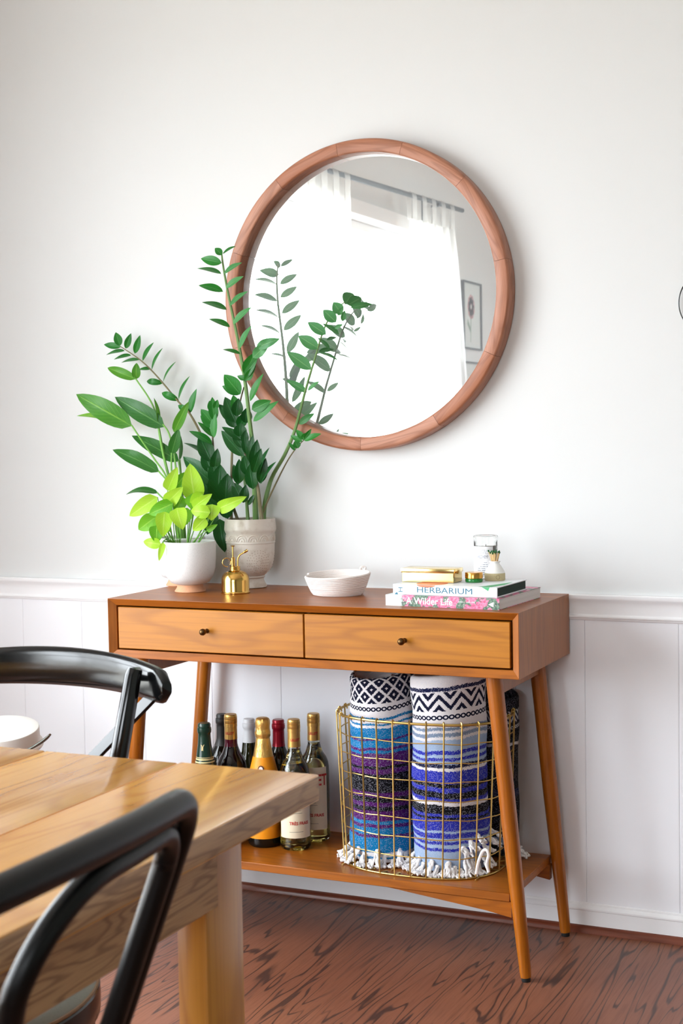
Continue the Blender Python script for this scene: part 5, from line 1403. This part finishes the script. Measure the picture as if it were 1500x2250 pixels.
# ------------------------------------------------------------------ curtain rod, curtains and pictures on the window wall (seen in the mirror)
RX = -0.82
def rodz(y): return 2.335+(y+3.95)*-0.03
M_ROD = pm('slate_grey_rod', srgb(52, 66, 76), 0.4, 0.3)
rd = thing('curtain_rod', 'slate grey curtain rod over the window, seen in the mirror', 'rod', (RX, -2.8, rodz(-2.8)))
b = new(); tube(b, [(RX, -4.37, rodz(-4.37)), (RX, -0.5, rodz(-0.5))], 0.0125, 12); obj('pole', b, M_ROD, rd)
for y in (-3.975, -0.62):
    b = new(); box(b, (X0, y-0.012, rodz(y)-0.13), (X0+0.008, y+0.012, rodz(y)+0.02), 0.001, 1); tube(b, [(X0, y, rodz(y)-0.016), (RX+0.012, y, rodz(y)-0.016), (RX+0.018, y, rodz(y)-0.004)], 0.007, 8); obj('bracket', b, M_ROD, rd)
for i, (ya, yb, ya2, yb2, tabs, lb_) in enumerate(((-4.215, -3.60, -4.55, -3.66, 5, 'sheer white tab-top curtain nearest the hanging pictures, seen in the mirror'), (-2.86, -2.30, -2.80, -2.25, 5, 'sheer white tab-top curtain at the middle of the rod, seen in the mirror'), (-1.05, -0.70, -1.02, -0.70, 4, 'sheer white tab-top curtain at the end of the rod nearest the mirror wall'))):
    t = thing('curtain', lb_, 'curtain', (RX, (ya+yb)/2, 0.02), 'sheer curtains at the window')
    b = new(); nu, nv = 90, 14; G = []
    ztop = lambda y: rodz(y)-0.115
    for j in range(nv+1):
        v = j/nv; row = []
        for k in range(nu+1):
            u_ = k/nu; yt = ya+(yb-ya)*u_; ybm = ya2+(yb2-ya2)*u_; y = yt+(ybm-yt)*v**0.8
            zz_ = ztop(yt)*(1-v)+0.02*v
            row.append(b.verts.new((RX+0.024*math.sin(u_*2*PI*8+i)*(0.5+0.5*v)+0.008*math.sin(u_*41+v*3), y, zz_)))
        G.append(row)
    for j in range(nv):
        for k in range(nu): b.faces.new((G[j][k], G[j][k+1], G[j+1][k+1], G[j+1][k]))
    obj('panel_cloth', b, M_SHEER, t, angle=180)
    for k in range(tabs):
        y = ya+0.035+(yb-ya-0.07)*k/(tabs-1); b = new(); zr = rodz(y); prof_ = [(RX-0.015, zr-0.12), (RX-0.0155, zr-0.01), (RX-0.010, zr+0.0125), (RX, zr+0.0165), (RX+0.010, zr+0.0125), (RX+0.0155, zr-0.01), (RX+0.015, zr-0.12)]
        A = [b.verts.new((x_, y-0.03, z_)) for x_, z_ in prof_]; B = [b.verts.new((x_, y+0.03, z_)) for x_, z_ in prof_]
        for j in range(6): b.faces.new((A[j], A[j+1], B[j+1], B[j]))
        obj('tab', b, M_SHEER, t, angle=180)
M_FRAME = pm('thin_slate_frame', srgb(48, 58, 64), 0.4); M_MAT = pm('pale_art_paper', srgb(206, 212, 210), 0.8)
M_PINKA = pm('faded_pink_ink', srgb(206, 156, 160), 0.8); M_SAGEA = pm('sage_ink', srgb(140, 160, 146), 0.8)
for i, (za, zb_, lb_) in enumerate(((1.612, 1.995, 'thin dark framed flower print beside the curtain, upper of two, seen in the mirror'), (1.16, 1.543, 'thin dark framed flower print beside the curtain, lower of two, seen in the mirror'))):
    ya, yb = -4.86, -4.555; t = thing('framed_print', lb_, 'picture', (X0, (ya+yb)/2, (za+zb_)/2), 'framed prints by the window')
    f_ = 0.010; b = new()
    for lo_, hi_ in (((X0, ya, za), (X0+0.018, ya+f_, zb_)), ((X0, yb-f_, za), (X0+0.018, yb, zb_)), ((X0, ya+f_, za), (X0+0.018, yb-f_, za+f_)), ((X0, ya+f_, zb_-f_), (X0+0.018, yb-f_, zb_))): box(b, lo_, hi_, 0.001, 1)
    obj('frame', b, M_FRAME, t)
    b = new(); box(b, (X0, ya+f_, za+f_), (X0+0.008, yb-f_, zb_-f_)); art = obj('print_sheet', b, M_MAT, t, smooth=False)
    b = new(); yc_, zc_ = (ya+yb)/2+0.01, (za+zb_)/2+0.05
    for k in range(9):
        a = 2*PI*k/9; c0 = Vector((X0+0.0085, yc_+0.035*math.cos(a), zc_+0.042*math.sin(a))); b.faces.new([b.verts.new(c0+Vector((0, 0.026*math.cos(q_), 0.03*math.sin(q_)))) for q_ in [2*PI*m/10 for m in range(10)]])
    obj('printed_flower', b, M_PINKA, art, smooth=False)
    b = new(); b.faces.new([b.verts.new((X0+0.0085, yc_+u_, zc_+v_)) for u_, v_ in ((0.0, -0.06), (0.012, -0.06), (0.02, -0.20), (0.01, -0.20))]); b.faces.new([b.verts.new((X0+0.0085, yc_+u_, zc_+v_)) for u_, v_ in ((0.012, -0.12), (0.06, -0.07), (0.07, -0.10), (0.015, -0.15))]); obj('printed_stalk', b, M_SAGEA, art, smooth=False)

for o in bpy.data.objects:
    if '_o' in o: del o['_o']
